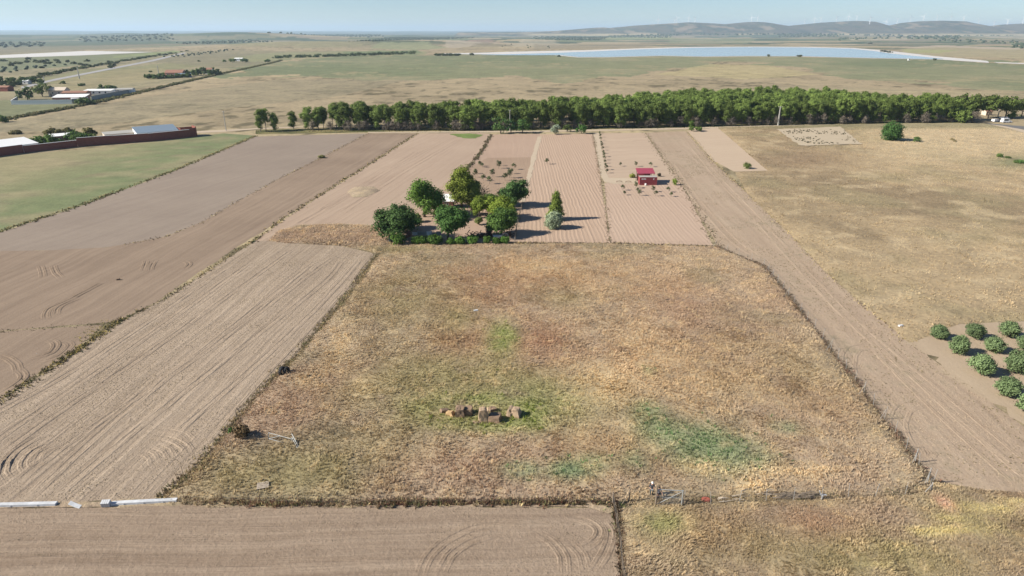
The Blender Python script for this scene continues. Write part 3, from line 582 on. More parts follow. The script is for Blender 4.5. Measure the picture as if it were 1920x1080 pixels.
def scatter(poly, n, seed):
    r = np.random.default_rng(seed); P = np.array(poly); x0, y0 = P.min(0); x1, y1 = P.max(0); X = []; Y = []; c = 0
    while c < n:
        x = r.uniform(x0, x1, n); y = r.uniform(y0, y1, n); k = inpoly(x, y, P); X.append(x[k]); Y.append(y[k]); c += k.sum()
    return np.concatenate(X)[:n], np.concatenate(Y)[:n]
def flow(x, y):
    a = fbm(x / 7, y / 7, 601, 3) * 9; s = sstep(.5, .68, fbm(x / 4, y / 4, 605, 3)) * .65
    return np.cos(a) * s, np.sin(a) * s
x, y = scatter(ME, 95000, 11); hh = 0.13 + 0.30 * fbm(x / 2.5, y / 2.5, 611, 3) ** 1.2 + 0.1 * np.random.default_rng(3).random(len(x))
tag(tufts('meadow_grass', x, y, lumps(x, y) * taper(x, y, ME) + .03, hh * .8, meadowcol(x, y) * 1.65, M['grass'], k=6, wid=.04, lean=.8, seed=21, flow=flow), kind='stuff')
TX, TY, TC = [], [], []
rt = np.random.default_rng(17)
for (px_, py_, rx_, ry_, c_, s_), ((cx_, cy_), wx_, wy_, *_r) in zip(PATCH, PW):
    if c_ is TEAL or (c_ is GREEN and s_ >= .8):
        n_ = int(wx_ * wy_ * 5.5 * s_); q_ = rt.normal(size=(n_, 2)) * .6; TX.append(cx_ + q_[:, 0] * wx_); TY.append(cy_ + q_[:, 1] * wy_); TC.append(np.repeat([np.array(c_)], n_, 0))
TX = np.concatenate(TX); TY = np.concatenate(TY); TC = np.concatenate(TC); k = (fbm(TX / 1.6, TY / 1.6, 71, 3) > .44) & inpoly(TX, TY, ME)
TX, TY, TC = TX[k], TY[k], TC[k]
tag(tufts('meadow_weeds', TX, TY, lumps(TX, TY) * taper(TX, TY, ME), .16 + .2 * rt.random(len(TX)), TC * np.array((1.26, 1.24, 1.14)) * rt.uniform(.7, 1.2, (len(TX), 1)), M['grass'], k=9, wid=.06, lean=.9, spread=.2, seed=72), kind='stuff')
x, y = scatter(BE, 42000, 12); k = y < 75; x, y = x[k], y[k]
tag(tufts('rough_grass', x, y, lumps(x, y) * taper(x, y, BE) + .03, 0.1 + 0.24 * fbm(x / 2.5, y / 2.5, 613, 3), meadowcol(x, y) * 1.65, M['grass'], k=6, wid=.035, lean=.6, seed=22, flow=flow), kind='stuff')
x, y = scatter(RE, 60000, 13); k = (np.abs(x) < y * .95) & (y < 330); x, y = x[k], y[k]
tag(tufts('pasture_grass', x, y, lumps(x, y) * .8 * taper(x, y, RE) + .03, 0.1 + 0.22 * fbm(x / 4, y / 4, 615, 3), rightcol(x, y) * 1.65, M['grass'], k=5, wid=.07, lean=.8, seed=23, flow=flow), kind='stuff')
x, y = scatter(P1E, 6000, 14)
tag(tufts('dry_grass', x, y, lumps(x, y) * taper(x, y, P1E), 0.2 + 0.3 * fbm(x / 4, y / 4, 617, 3), meadowcol(x, y) * 1.7, M['grass'], k=6, wid=.06, lean=.6, seed=24), kind='stuff')

# clods on the tilled soil and stubble on the strip
def clods(name, E, n, seed, s0, s1, col, z):
    r = np.random.default_rng(seed); x, y = scatter(E, n, seed); k = (y < 150) & (np.abs(x) < y * .9 + 12); x, y = x[k], y[k]; n = len(x); s = r.uniform(s0, s1, n) * (.5 + fbm(x / 5, y / 5, seed, 3)); a = r.random(n) * 6.28
    V = np.empty((n, 5, 3))
    for j in range(4):
        t = a + j * 1.571 + r.normal(size=n) * .2; V[:, j] = np.stack([x + np.cos(t) * s, y + np.sin(t) * s, np.full(n, z)], 1)
    V[:, 4] = np.stack([x + r.normal(size=n) * s * .3, y + r.normal(size=n) * s * .3, z + s * r.uniform(.5, 1.0, n)], 1)
    i = np.arange(n)[:, None] * 5; T = np.concatenate([i + np.array([[j, (j + 1) % 4, 4]]) for j in range(4)])
    return tag(ob(name, mesh_np(name, V.reshape(-1, 3), T, clodm, np.repeat(np.array(col)[None] * r.uniform(.8, 1.2, (n, 1)), 5, 0))), kind='stuff')
clodm = attrground('soil_clods', .05, 6, .15)
clods('soil_clods', fBL, 26000, 5, .025, .075, A(160, 143, 126) * 1.1, .05); clods('soil_clods', fC, 60000, 6, .03, .09, A(170, 153, 135) * 1.12, .014); clods('soil_clods', fH, 40000, 7, .03, .09, A(166, 148, 130) * 1.35, .04)
x, y = scatter(fH, 9000, 31); g = fbm(x / 6, y / 6, 9, 3); k = (g > .47) & (y < 260); x, y, g = x[k], y[k], g[k]
tag(tufts('stubble', x, y, np.full(len(x), .04), .06 + .12 * g, np.repeat(A(150, 140, 108)[None] * 1.3, len(x), 0), M['grass'], k=5, wid=.05, lean=.8, seed=41), kind='stuff')

# ------------------------------------------------------------------ trees
def tree_meshes(name, h, blobs, clumps, per, leaf, clr, col, seed, r0=.16, bark='bark', lean=0, nl=8, low=.35, mat='leaf', top=None, var=.18, up=.35):
    V, Fq, C, cl = crown_arrays(seed, blobs, clumps, per, leaf, clr, col, var, up)
    return mesh_np(name + '_crown', V, Fq, M[mat], C), trunk_mb(h, r0, seed, cl, lean, nl, low, top).mesh(name + '_trunk', M[bark], smooth=True)
def place_tree(name, meshes, loc, label, group=None, rz=0, s=1.0, sz=None, cat='tree', crown='crown', trunk='trunk'):
    e = empty(name, loc, rz, label, cat, group); e.scale = (s, s, sz or s)
    ob(crown, meshes[0], e); ob(trunk, meshes[1], e)
    return e
LG = np.array((0.055, 0.105, 0.022)); PINE = np.array((0.148, 0.205, 0.048)); DK = np.array((0.04, 0.085, 0.03)); OLV = np.array((0.155, 0.215, 0.095)); DRY = np.array((0.17, 0.145, 0.115))
# pine belt: umbrella-crowned pines in rows
pines = []
for v in range(8):
    r = random.Random(100 + v); h = 10.5; bl = [(0, 0, 7.4, 2.4, 2.4, 2.8), (r.uniform(-.6, .6), r.uniform(-.6, .6), 5.2, 1.9, 1.9, 1.9), (r.uniform(-.8, .8), r.uniform(-.8, .8), 8.9, 1.7, 1.7, 1.5), (r.uniform(-1.2, 1.2), r.uniform(-1.2, 1.2), 6.6, 2.0, 2.0, 1.6)]
    if v >= 5: bl += [(r.uniform(-1, 1), -.8, 3.8, 2.0, 1.8, 1.7), (r.uniform(-1, 1), -.6, 2.4, 1.8, 1.6, 1.4)]
    pines.append(tree_meshes('pine', h, bl, 88 + 18 * (v >= 5), 48, .18, .38, PINE * (.82 + .07 * (v * 3 % 5)), 40 + v, r0=.15, bark='graybark', nl=12, low=.2, var=.25))
dryb = []
for v in range(3):
    r = random.Random(v); bl = [(r.uniform(-.6, .6), r.uniform(-.5, .5), z, rr, rr, 1.1) for z, rr in ((1.4, 1.6), (2.8, 1.7), (4.0, 1.3))]
    dryb.append(tree_meshes('dry', 5.5, bl, 60, 16, .15, .42, DRY, 60 + v, r0=.1, bark='graybark', nl=26, low=.1, var=.3))
FRONT = [(575, 243), (690, 243.5), (870, 244), (1000, 242), (1240, 238), (1480, 233), (1640, 230.5), (1800, 229)]
fx = [G(*p)[0] for p in FRONT]; fy = [G(*p)[1] for p in FRONT]
BACK = [(575, 10), (690, 19), (800, 24), (930, 32), (1000, 42), (1200, 62), (1400, 88), (1560, 92), (1700, 78), (1760, 52), (1800, 40)]
bx = [G(p, 240)[0] for p, d in BACK]; bd = [d for p, d in BACK]
spots = []; r = random.Random(5); xx = fx[0]
row = 0
while row < 18:
    d = row * 5.6; x = fx[0] + (row % 2) * 2.6
    while x < fx[-1] + 8:
        dep = np.interp(x, bx, bd)
        if d <= dep and r.random() > .05: spots.append((x + r.uniform(-1.1, 1.1) + d * .06, float(np.interp(x, fx, fy)) + d + r.uniform(-1.3, 1.3), d))
        x += 4.9
    row += 1
spots.sort(key=lambda s: s[1]-np.interp(s[0], fx, fy))
nind = 288; print('pines', len(spots))
for i, (x, y, d) in enumerate(spots[:nind]):
    s = r.uniform(.84, 1.14)
    ft = d < 3
    place_tree('pine_tree', pines[r.randrange(5, 8) if (ft and r.random() < (.8 if x > 0 else 1.0)) else r.randrange(8)], (x, y, 0), 'green round-topped pine in the front row of the long pine belt beyond the fields' if d < 8 else 'green round-topped pine standing behind the front row of the long pine belt', 'pines of the long belt', r.uniform(0, 6.28), s, s * r.uniform(.92, 1.1))
# the rest of the wood reads as one mass
AV = []; AC = []; n0 = 0
for i, (x, y, d) in enumerate(spots[nind:]):
    me = pines[i % 5][0]; n = len(me.vertices)
    co = np.empty(n * 3, np.float32); me.vertices.foreach_get('co', co); co = co.reshape(-1, 3)
    cc = np.empty(n * 4, np.float32); me.color_attributes['Col'].data.foreach_get('color', cc); cc = cc.reshape(-1, 4)[:, :3]
    a = r.uniform(0, 6.28); s = r.uniform(.85, 1.15); R = np.array([[math.cos(a), -math.sin(a), 0], [math.sin(a), math.cos(a), 0], [0, 0, 1]])
    AV.append(co @ R.T * s + np.array((x, y, 0))); AC.append(cc * r.uniform(.8, 1.2))
if AV:
    AV = np.concatenate(AV); AC = np.concatenate(AC)
    tag(ob('pine_wood', mesh_np('pine_wood', AV, np.arange(len(AV)).reshape(-1, 4), M['leaf'], AC)), kind='stuff')
# grey half-dry bushes at the foot of the belt
for i in range(64):
    px = r.uniform(960, 1800) if i > 26 else r.uniform(590, 960); x = G(px, 240)[0]; y = float(np.interp(x, fx, fy)) - r.uniform(1.0, 3.0)
    place_tree('dry_shrub', dryb[r.randrange(3)], (x, y, 0), 'grey-brown half-bare bush at the foot of the long pine belt', 'dry bushes along the pine belt', r.uniform(0, 6.28), r.uniform(.6, 1.05), cat='bush')
# loose pines at the left end of the belt, broad pines at its right end
for px, pb, pt, lab, k, ws in ((489, 247, 206, 'leftmost pine of the clump standing left of the belt', 5, .9), (499, 246, 203, 'tallest pine of the clump standing left of the belt', 1, 1), (515, 246, 212, 'rightmost pine of the clump standing left of the belt', 6, 1),
        (551, 243, 208, 'lone pale pine in the gap just left of the belt', 7, 1.0)):
    h = hgt(px, pb, pt); place_tree('pine_tree', pines[k], G(px, pb), lab, 'loose pines at the left end', px, h / 10.2 * ws, h / 10.2)
broad = [tree_meshes('broad_pine', 11, [(0, 0, 7.5, 5.2, 5, 3.1), (-2, -1, 6, 3.5, 3.2, 2.2), (2.5, 1, 6.2, 3.2, 3, 2.2)], 150, 28, .34, .6, PINE * .72, 80 + v, r0=.3, nl=14, low=.2) for v in range(2)]
for px, pb, pt, lab, k in ((1812, 226, 178, 'broad domed pine, first of the wide dark pines right of the belt', 0), (1852, 222, 180, 'widest dark domed pine between the belt and the road', 1), (1885, 221, 182, 'wide dark pine behind the parked vehicles by the road', 0), (1915, 219, 186, 'dark pine cut by the right edge of the photo', 1)):
    h = hgt(px, pb, pt); place_tree('pine_tree', broad[k], G(px, pb), lab, 'wide pines at the right end', px, h / 10.6)
place_tree('dry_shrub', dryb[1], G(1822, 231), 'wide grey-brown bush beside the road at the right end of the pine belt', None, 0, 1.5, 1.15, cat='bush')
place_tree('shrub', tree_meshes('bush', 4, [(0, 0, 2.6, 2.6, 2.4, 2.2)], 60, 26, .28, .4, PINE, 91, r0=.1), G(1803, 231), 'green bush in front of the wide pines beside the grey-brown one', None, 0, 1.3, cat='bush')

def quick_tree(name, px, pb, pt, wpx, col, label, seed, style='round', group=None, cat='tree', clumps=110, per=34, leaf=.24, trunk_h=.2, bark='bark', xo=0):
    """a tree whose foot stands at photo point (px,pb), top shows at pt, crown about wpx wide"""
    h = hgt(px, pb, pt); w = wpx * mpp(px, pb) / 2; rr = random.Random(seed); loc = G(px, pb)
    if style == 'round':
        z0 = h * (trunk_h + (1 - trunk_h) * .5); rz = h * (1 - trunk_h) * .5; bl = [(xo, 0, z0, w * .6, w * .6, rz * .8)]
        for i in range(9):
            a = rr.uniform(0, 6.28); q_ = rr.uniform(.5, .95); bl.append((xo + math.cos(a) * w * q_, math.sin(a) * w * q_, z0 + rr.uniform(-.75, .55) * rz, w * rr.uniform(.3, .5), w * .4, rz * rr.uniform(.25, .5)))
        bl.append((xo, 0, z0 + rz * .5, w * .5, w * .5, rz * .5))
    elif style == 'cone':
        bl = [(0, 0, h * t, w * (1.08 - t) * .95 + .15, w * (1.08 - t) * .95 + .15, h * .11) for t in (.2, .35, .5, .65, .78, .9, .96)]
    elif style == 'column':
        bl = [(rr.uniform(-.2, .2) * w, rr.uniform(-.2, .2) * w, h * t, w * k, w * k, h * .15) for t, k in ((.25, .7), (.38, .9), (.52, .95), (.66, .9), (.8, .75), (.9, .5))]
    elif style == 'sparse':
        bl = [(rr.uniform(-.6, .6) * w, rr.uniform(-.6, .6) * w, h * rr.uniform(.45, .95), w * .4, w * .4, h * .12) for i in range(7)]
    else:  # bush
        bl = [(0, 0, h * .5, w * .8, w * .8, h * .5)] + [(math.cos(a) * w * .5, math.sin(a) * w * .5, h * rr.uniform(.35, .6), w * .45, w * .45, h * .36) for a in (0.3, 1.7, 2.9, 4.2, 5.4)]
    k = max(.6, min(1.5, w / 2.4))
    ms = tree_meshes(name, h, bl, clumps, per, leaf * k ** .5, .125 * w + .06, np.array(col) * np.array((1.62, 1.58, 1.3)) + np.array((.012, .01, .002)), seed, r0=max(.04, .032 * h), bark=bark, nl=10, low=.2)
    return place_tree(name, ms, loc, label, group, cat=cat)

# homestead trees in the middle of the picture
HT = [
    ('tree', 748, 448, 384, 62, DK * .78, 'dark green tree at the left front corner of the homestead yard', 'round'),
    ('tree', 796, 407, 339, 63, LG * 1.0, 'large rounded bright green tree left of the white-roofed shed', 'round'),
    ('tree', 840, 448, 389, 58, np.array((.045, .105, .03)), 'leafy mid-green tree at the front middle of the homestead yard', 'round'),
    ('tree', 757, 432, 400, 40, DK * 1.2, 'second dark tree right behind the left front corner tree', 'round'),
    ('tree', 919, 396, 366, 30, np.array((.06, .1, .03)), 'mid-green tree left of the yellow-green one at the back of the yard', 'round'),
    ('poplar', 866, 388, 317, 50, np.array((.105, .135, .025)), 'tallest yellow-green tree behind the white-roofed shed', 'column'),
    ('poplar', 885, 388, 340, 42, np.array((.10, .125, .035)), 'shorter yellow-green tree leaning against the tallest tree of the homestead', 'column'),
    ('tree', 899, 405, 369, 30, np.array((.09, .13, .022)), 'small yellow-green tree on a thin trunk in the middle of the yard', 'round'),
    ('tree', 942, 411, 370, 44, np.array((.10, .14, .024)), 'yellow-green tree directly behind the dark one at the right end of the yard', 'round'),
    ('tree', 940, 440, 394, 50, np.array((.055, .105, .028)), 'mid-green tree above the scrap at the right front of the yard', 'round'),
    ('tree', 963, 386, 340, 42, DK * .95, 'dark green tree at the right back corner of the homestead yard', 'round'),
    ('conifer', 1042, 412, 363, 33, np.array((.075, .105, .025)), 'pointed conifer standing alone in the furrowed field', 'cone'),
    ('silver_tree', 1037, 428, 397, 32, np.array((.17, .21, .165)), 'round silvery blue-green tree in front of the pointed conifer', 'bush'),
    ('tree', 784, 416, 402, 18, np.array((.12, .16, .06)), 'small pale green sapling beside the big rounded tree', 'sparse'),
    ('tree', 899, 421, 408, 16, np.array((.13, .16, .06)), 'small pale green sapling in the open middle of the yard', 'sparse'),
    ('tree', 868, 413, 401, 12, np.array((.13, .16, .07)), 'small pale sapling right of the leafy mid-green front tree', 'sparse'),
    ('tree', 1670, 264, 229, 40, np.array((.03, .075, .024)), 'big dark green tree standing alone in the dry pasture', 'bush'),
    ('tree', 939, 250.5, 217, 24, np.array((.06, .12, .04)), 'leftmost and tallest bluish-green tree along the dirt path before the pines', 'round'),
    ('tree', 958, 249, 224, 16, np.array((.04, .10, .04)), 'narrow dark green tree second from the left along the path', 'round'),
    ('tree', 980, 249.5, 222, 24, np.array((.055, .12, .035)), 'rounded green tree third from the left along the path', 'round'),
    ('silver_tree', 1041, 252, 231, 16, np.array((.19, .23, .2)), 'pale silvery tree on the path at the head of the furrowed field', 'round'),
    ('tree', 1064, 247, 233, 13, np.array((.075, .11, .035)), 'small olive-green tree right of the silvery tree on the path', 'round'),
    ('tree', 1090, 250.5, 232, 18, np.array((.045, .11, .03)), 'small bright green tree beside the head of the driveway', 'round'),
    ('tree', 1296, 246, 226, 14, np.array((.075, .13, .03)), 'thin green tree at the head of the brown soil strip', 'round'),
    ('tree', 1309, 246.5, 237, 12, np.array((.08, .12, .04)), 'low green tree at the top of the bare tan plot', 'round'),
    ('tree', 1898, 222, 206, 20, np.array((.075, .13, .03)), 'light green tree beside the parked vehicles', 'round'),
]
for i, (nm, px, pb, pt, w, col, lab, st) in enumerate(HT):
    small = w < 26
    quick_tree(nm, px, pb, pt, w * (1.0 if small or st != 'round' or i == 1 else 1.08), col, lab, 300 + i, st, clumps=50 if small else 150, per=24 if small else 78, leaf=.2 if small else .15, trunk_h=.19 if pb > 300 else .1)
# bare twiggy tree
loc = G(908, 378); mb = MB(); rr = random.Random(3); mb.tube([(0, 0, 0), (.2, 0, 1.5), (.1, .1, 3)], [.16, .12, .08], 6)
dt = empty('dead_tree', loc, 0, 'bare brown twiggy tree right of the yellow-green pair of trees', 'tree'); mb.build('trunk', M['bark'], dt)
tw = MB()
for i in range(34):
    a = rr.uniform(0, 6.28); b = Vector((.1, .05, rr.uniform(1.4, 3))); e = b + Vector((math.cos(a) * rr.uniform(1, 2.6), math.sin(a) * 1.6, rr.uniform(.1, 1.9))); m = b.lerp(e, .5) + Vector((0, 0, .3))
    tw.tube([b, m, e], [.06, .04, .015], 4)
    for j in range(3): tw.tube([m.lerp(e, rr.random()), e + Vector((rr.uniform(-.7, .7), rr.uniform(-.5, .5), rr.uniform(-.3, .5)))], [.03, .012], 4)
tw.build('branches', M['bark'], dt)
# hedge bushes along the yard's front fence
for i, (px, pb, pt, w) in enumerate(((747, 459, 436, 28), (781, 458, 444, 18), (795, 458, 443, 16), (817, 459, 440, 28), (846, 457.5, 447, 16), (863, 458, 444, 18), (886, 457, 441, 18), (914, 456.5, 443, 13), (931, 457, 446, 14), (946, 456.5, 444, 16))):
    labs = ('bushy corner shrub at the left end of the yard hedge', 'second shrub from the left of the yard hedge', 'third shrub from the left of the yard hedge', 'tall spreading shrub below the leafy front tree', 'small yellowish shrub right of the tall spreading one', 'shrub in the middle of the yard hedge', 'loose dark shrub before the scrap heap', 'small upright shrub before the dark crate', 'shrub under the right front tree of the yard', 'last shrub at the right end of the yard hedge')
    quick_tree('shrub', px, pb, pt, w * 1.1, np.array((.05, .105, .022)) * (.85 + .05 * (i * 3 % 7)), labs[i], 400 + i, 'bush', 'hedge shrubs along the yard front', 'bush', 60, 26, .17)
# olive grove at the right edge
ol = [tree_meshes('olive', 3, [(0, 0, 1.3, 1.25, 1.25, 1.1), (.5, .3, 1.2, .9, .9, .8), (-.5, .2, 1.25, .9, .9, .85), (.1, -.5, 1.1, .95, .9, .85), (0, .1, 1.9, .8, .8, .65)], 170, 40, .085, .2, OLV * 1.0, 500 + v, r0=.16, nl=12, low=.1, top=2.0, var=.22) for v in range(4)]
OLP = [(1760, 634, 42, 'olive tree at the top left corner of the grove'), (1826, 633, 40, 'second olive of the back row'), (1890, 632, 42, 'third olive of the back row'), (1796, 662, 42, 'first olive of the second row, left of a dark shadow'), (1862, 659, 46, 'second olive of the second row'), (1926, 657, 44, 'olive of the second row cut by the photo edge'),
       (1838, 701, 52, 'first olive of the third row'), (1906, 698, 54, 'big olive of the third row near the photo edge'), (1888, 741, 58, 'olive of the fourth row nearest the soil strip'), (1933, 778, 60, 'nearest olive, cut by the right photo edge')]
for i, (px, pb, w, lab) in enumerate(OLP):
    place_tree('olive_tree', ol[i % 4], G(px, pb), 'grey-green ' + lab, 'olive trees in the small grove', i * 1.3, w * mpp(px, pb) / 3.5 * (.93 + .05 * (i * 7 % 4)), w * mpp(px, pb) / 3.5 * (.85 + .09 * (i * 5 % 4)), cat='olive tree')
# bushes with names of their own
for i, (px, pb, pt, w, col, lab) in enumerate((
    (1401, 316, 303, 17, (.075, .105, .03), 'round green bush on the bare tan plot'), (1265, 347, 335, 10, (.11, .16, .03), 'bright yellow-green bush beside the red container'), (1718, 267, 255, 14, (.05, .09, .03), 'small bush right of the big lone pasture tree'),
    (1785, 264, 259, 7, (.13, .11, .07), 'brown bush alone in the pale pasture'), (1790, 267, 263, 5, (.13, .11, .07), 'tiny brown bush beside the other brown one'), (1874, 296, 288, 12, (.06, .10, .03), 'first green bush of the patch at the right edge'), (1889, 298, 293, 11, (.06, .10, .035), 'second green bush of the patch at the right edge'), (1905, 307, 299, 10, (.06, .11, .035), 'third green bush of the patch at the right edge'), (1913, 308, 299, 10, (.05, .10, .035), 'green bush at the right edge of the patch'),
    (455, 823, 797, 30, (.10, .07, .045), 'brown dried-up bush above the fallen fence'), (436, 813, 803, 9, (.05, .10, .03), 'small green weed bush beside the brown dried-up one'), (1204, 334, 325, 8, (.09, .08, .04), 'dry shrub left of the red container'), (1185, 333, 326, 12, (.13, .15, .04), 'yellowish shrub beside the driveway end'), (1236, 331, 324, 6, (.06, .05, .04), 'dark shrub behind the red container'),
    (603, 296, 291, 14, (.11, .11, .05), 'low weedy bush on the boundary of the tilled fields'))):
    quick_tree('shrub', px, pb, pt, w, col, lab, 430 + i, 'bush', None, 'bush', 40, 22, .13 if w < 12 else .16)
# planted saplings
sap = [tree_meshes('sapling', 1.6, [(0, 0, 1.1, .5, .5, .5), (.2, .1, 1.3, .35, .35, .35)], 14, 16, .09, .16, np.array((.085, .105, .045)), 520 + v, r0=.03, nl=5, low=.3, top=1.3) for v in range(3)]
def saplings(pts, label, group, s0, s1):
    for i, (px, py) in enumerate(pts): place_tree('sapling', sap[i % 3], G(px, py), label, group, i, s0 + (s1 - s0) * ((i * 37) % 10) / 10, cat='sapling')
saplings([(904 + 0, 314), (935, 316), (964, 318), (892, 326), (924, 332), (891, 333), (959, 326), (955, 334), (918, 345), (900, 312), (938, 311), (947, 339), (906, 339)], 'young tree with a long thin shadow in the plot behind the homestead', 'young trees behind the homestead', 1.0, 1.7)
saplings([(1124 + i * 1.15, 251.5 + i * 6.1) for i in range(13)], 'young shrub in the row along the driveway', 'young shrubs lining the driveway', .8, 1.1)
saplings([(1163, 312), (1192, 312.5), (1220, 313)], 'young tree in the row behind the red container', 'young trees behind the container', .9, 1.1)
saplings([(1195, 360), (1224.5, 360), (1253, 360.5), (1171, 366), (1199, 367), (1229, 368), (1258, 369), (1192, 353), (1168, 357)], 'young tree in the two short rows before the red container', 'young trees before the container', .8, 1.15)
saplings([(1025, 308)], 'single young tree in the furrowed field', None, 1.3, 1.3)

# ------------------------------------------------------------------ weeds along field boundaries
def strip(name, pix, per_m, h, w, cols, seed, k=5, wid=.04, lean=.7, gapn=0.0, label=None):
    P = np.array(PG(pix)); r = np.random.default_rng(seed); X = []; Y = []
    for i in range(len(P) - 1):
        a, b = P[i], P[i + 1]; L = np.linalg.norm(b - a); n = int(L * per_m * .6)
        t = r.random(n)[:, None]; q = a + (b - a) * t; nv = np.array((-(b - a)[1], (b - a)[0])) / L
        q = q + nv * (r.normal(size=(n, 1)) * w * .5); X.append(q[:, 0]); Y.append(q[:, 1])
    x = np.concatenate(X); y = np.concatenate(Y)
    g = fbm(x / 4, y / 4, seed, 3); keep = g > gapn; x, y, g = x[keep], y[keep], g[keep]
    cm = desat(np.array(cols), .2); c = cm[r.integers(0, len(cm), len(x))] * (.7 + .6 * g[:, None])
    return tag(tufts(name, x, y, np.zeros(len(x)), h * .62 * (.35 + 1.2 * g), c * 1.65, M['grass'], k=k, wid=wid, lean=lean, spread=.16, seed=seed), kind='stuff')
DB, DG, ST, GB, RB = A(112, 96, 72), A(104, 108, 66), A(196, 174, 120), A(146, 128, 106), A(136, 96, 76)
strip('boundary_weeds', [(480, 255), (330, 319), (150, 386), (0, 435), (-300, 505)], 7, .55, 1.2, [DB, DG, DG * .7], 1, wid=.09)
strip('boundary_weeds', [(480, 254), (330, 317), (150, 384), (0, 433), (-300, 503)], 5, .4, 1.0, [ST, ST, A(170, 150, 96)], 2, wid=.09)
strip('boundary_weeds', [(690, 250), (602, 296), (520, 337), (440, 381), (380, 416), (310, 444), (230, 460)], 5, .35, .9, [ST, DB, DB, GB], 3, wid=.08)
strip('boundary_weeds', [(783, 250), (690, 310), (600, 366), (532, 409), (472, 456)], 7, .5, 1.0, [DB, DB, ST, DG], 4, wid=.09)
strip('boundary_weeds', [(472, 456), (445, 468), (400, 502), (345, 537), (300, 566), (215, 606)], 12, .4, .8, [DB, DB * .8, ST, DG], 5, wid=.06)
strip('boundary_weeds', [(235, 598), (215, 608), (180, 634), (130, 667), (0, 753), (-400, 1012)], 40, .45, 1.0, [DB * .8, DG * .7, DG * .6, A(190, 170, 90), DB * .6], 6, wid=.05)
strip('boundary_weeds', [(218, 602), (190, 612), (165, 640)], 30, .35, 2.2, [ST, A(186, 170, 96), DG], 7)
strip('boundary_weeds', [(215, 606), (100, 614), (0, 622), (-200, 640)], 12, .35, .8, [DB, DB, DG], 8)
strip('boundary_weeds', [(921, 253), (905, 281), (872, 323), (845, 342)], 8, .7, 1.0, [DB, DB * .7, DG], 9, wid=.09)
strip('boundary_weeds', [(1112, 252), (1120, 300), (1128, 340), (1137, 390), (1144, 456)], 7, .35, .8, [DB, GB, GB], 10, wid=.07)
strip('boundary_weeds', [(964, 457), (1050, 457), (1145, 457), (1240, 460), (1342, 463)], 22, .6, .8, [DB, ST, DB * .8, GB], 11, wid=.05)
strip('boundary_weeds', [(735, 458), (850, 459), (964, 457)], 16, .5, 1.4, [DG, ST, A(128, 128, 74)], 12, wid=.05)
strip('fence_weeds', [(1342, 463), (1432, 500), (1477, 556), (1557, 656), (1657, 787), (1745, 905)], 45, .5, .65, [DB, DB * .75, GB, GB, RB], 13, wid=.04)
strip('boundary_weeds', [(1211, 249), (1253, 310), (1292, 368), (1320, 416), (1345, 462), (1375, 475)], 9, .4, 1.6, [DB, GB, GB, DG], 14, wid=.07)
strip('boundary_weeds', [(1288, 247), (1336, 303), (1402, 364), (1481, 439), (1546, 509), (1650, 598), (1705, 643)], 8, .35, 1.3, [ST, ST, GB, DB], 15, wid=.07)
strip('fence_weeds', [(728, 462), (702, 486), (662, 542), (612, 602), (562, 662), (482, 742), (402, 842), (345, 898), (300, 938)], 42, .55, .8, [DB, DG, GB, A(150, 130, 92), ST * .9], 16, wid=.05)
strip('fence_weeds', [(345, 938), (500, 946), (700, 945), (950, 943), (1148, 943)], 62, .62, .5, [RB, RB, DB, DB, ST, DG], 17)
strip('fence_weeds', [(1160, 938), (1280, 940), (1440, 938), (1560, 930), (1700, 922), (1745, 915)], 40, .45, .8, [DB, GB, GB, DG, DB * .7], 18)
strip('fence_weeds', [(1150, 930), (1156, 962), (1163, 1010), (1168, 1080), (1190, 1300)], 80, .55, .45, [DB * .8, RB * .8, DB * .6, GB], 19)
strip('thistles', [(1165, 940), (1172, 975), (1180, 1010)], 40, .4, 1.5, [A(132, 146, 80), DG, A(150, 160, 96)], 20)
strip('fence_weeds', [(345, 930), (400, 856), (470, 832), (505, 826)], 60, .45, .8, [DB, DB * .7, DG, ST, RB], 21)
strip('fence_weeds', [(505, 826), (552, 842), (566, 860)], 40, .4, 1.0, [DB * .8, DG, GB], 22)
strip('stubble', [(700, 252), (783, 250), (840, 249), (905, 250)], 3, .3, 3.5, [A(120, 136, 76), DG, GB], 23, wid=.1, gapn=.45)
strip('roadside_scrub', [(480, 246), (575, 246), (690, 245.5), (870, 245)], 6, .5, 4, [DG, DB, GB, A(150, 140, 96)], 24, wid=.12)
strip('roadside_scrub', [(870, 244), (1000, 243), (1240, 239.5), (1480, 233.5), (1700, 230)], 6, .45, 4, [DG, DG, GB, A(140, 136, 86)], 25, wid=.12)
strip('nettles', [(826, 792), (870, 790), (930, 795), (975, 784), (990, 770)], 30, .4, 1.0, [A(104, 140, 60), A(120, 150, 72), DG], 26)
strip('nettles', [(880, 786), (900, 790), (945, 790), (952, 780)], 30, .45, .8, [A(84, 130, 50), A(104, 140, 60)], 27)
x, y = scatter(PG([(1462, 246), (1572, 241), (1608, 271), (1505, 273)]), 420, 77); kk = fbm(x / 9, y / 9, 5, 3) > .42; x, y = x[kk], y[kk]
tag(tufts('thistles', x, y, np.full(len(x), .42), np.full(len(x), .35), np.repeat(A(84, 84, 58)[None], len(x), 0), M['grass'], k=6, wid=.12, spread=.3, seed=3), kind='stuff')
# reeds and scrub along the ditch running across the far plain
strip('ditch_reeds', [(-60, 238), (0, 226), (70, 214), (130, 203), (185, 191.5), (250, 176.5), (330, 158), (420, 137.5), (470, 127), (515, 117), (528, 113)], 7, 1.7, 2.6, [A(96, 100, 62), A(110, 108, 70), A(84, 92, 56), A(128, 118, 80)], 30, k=6, wid=.22, lean=.5)

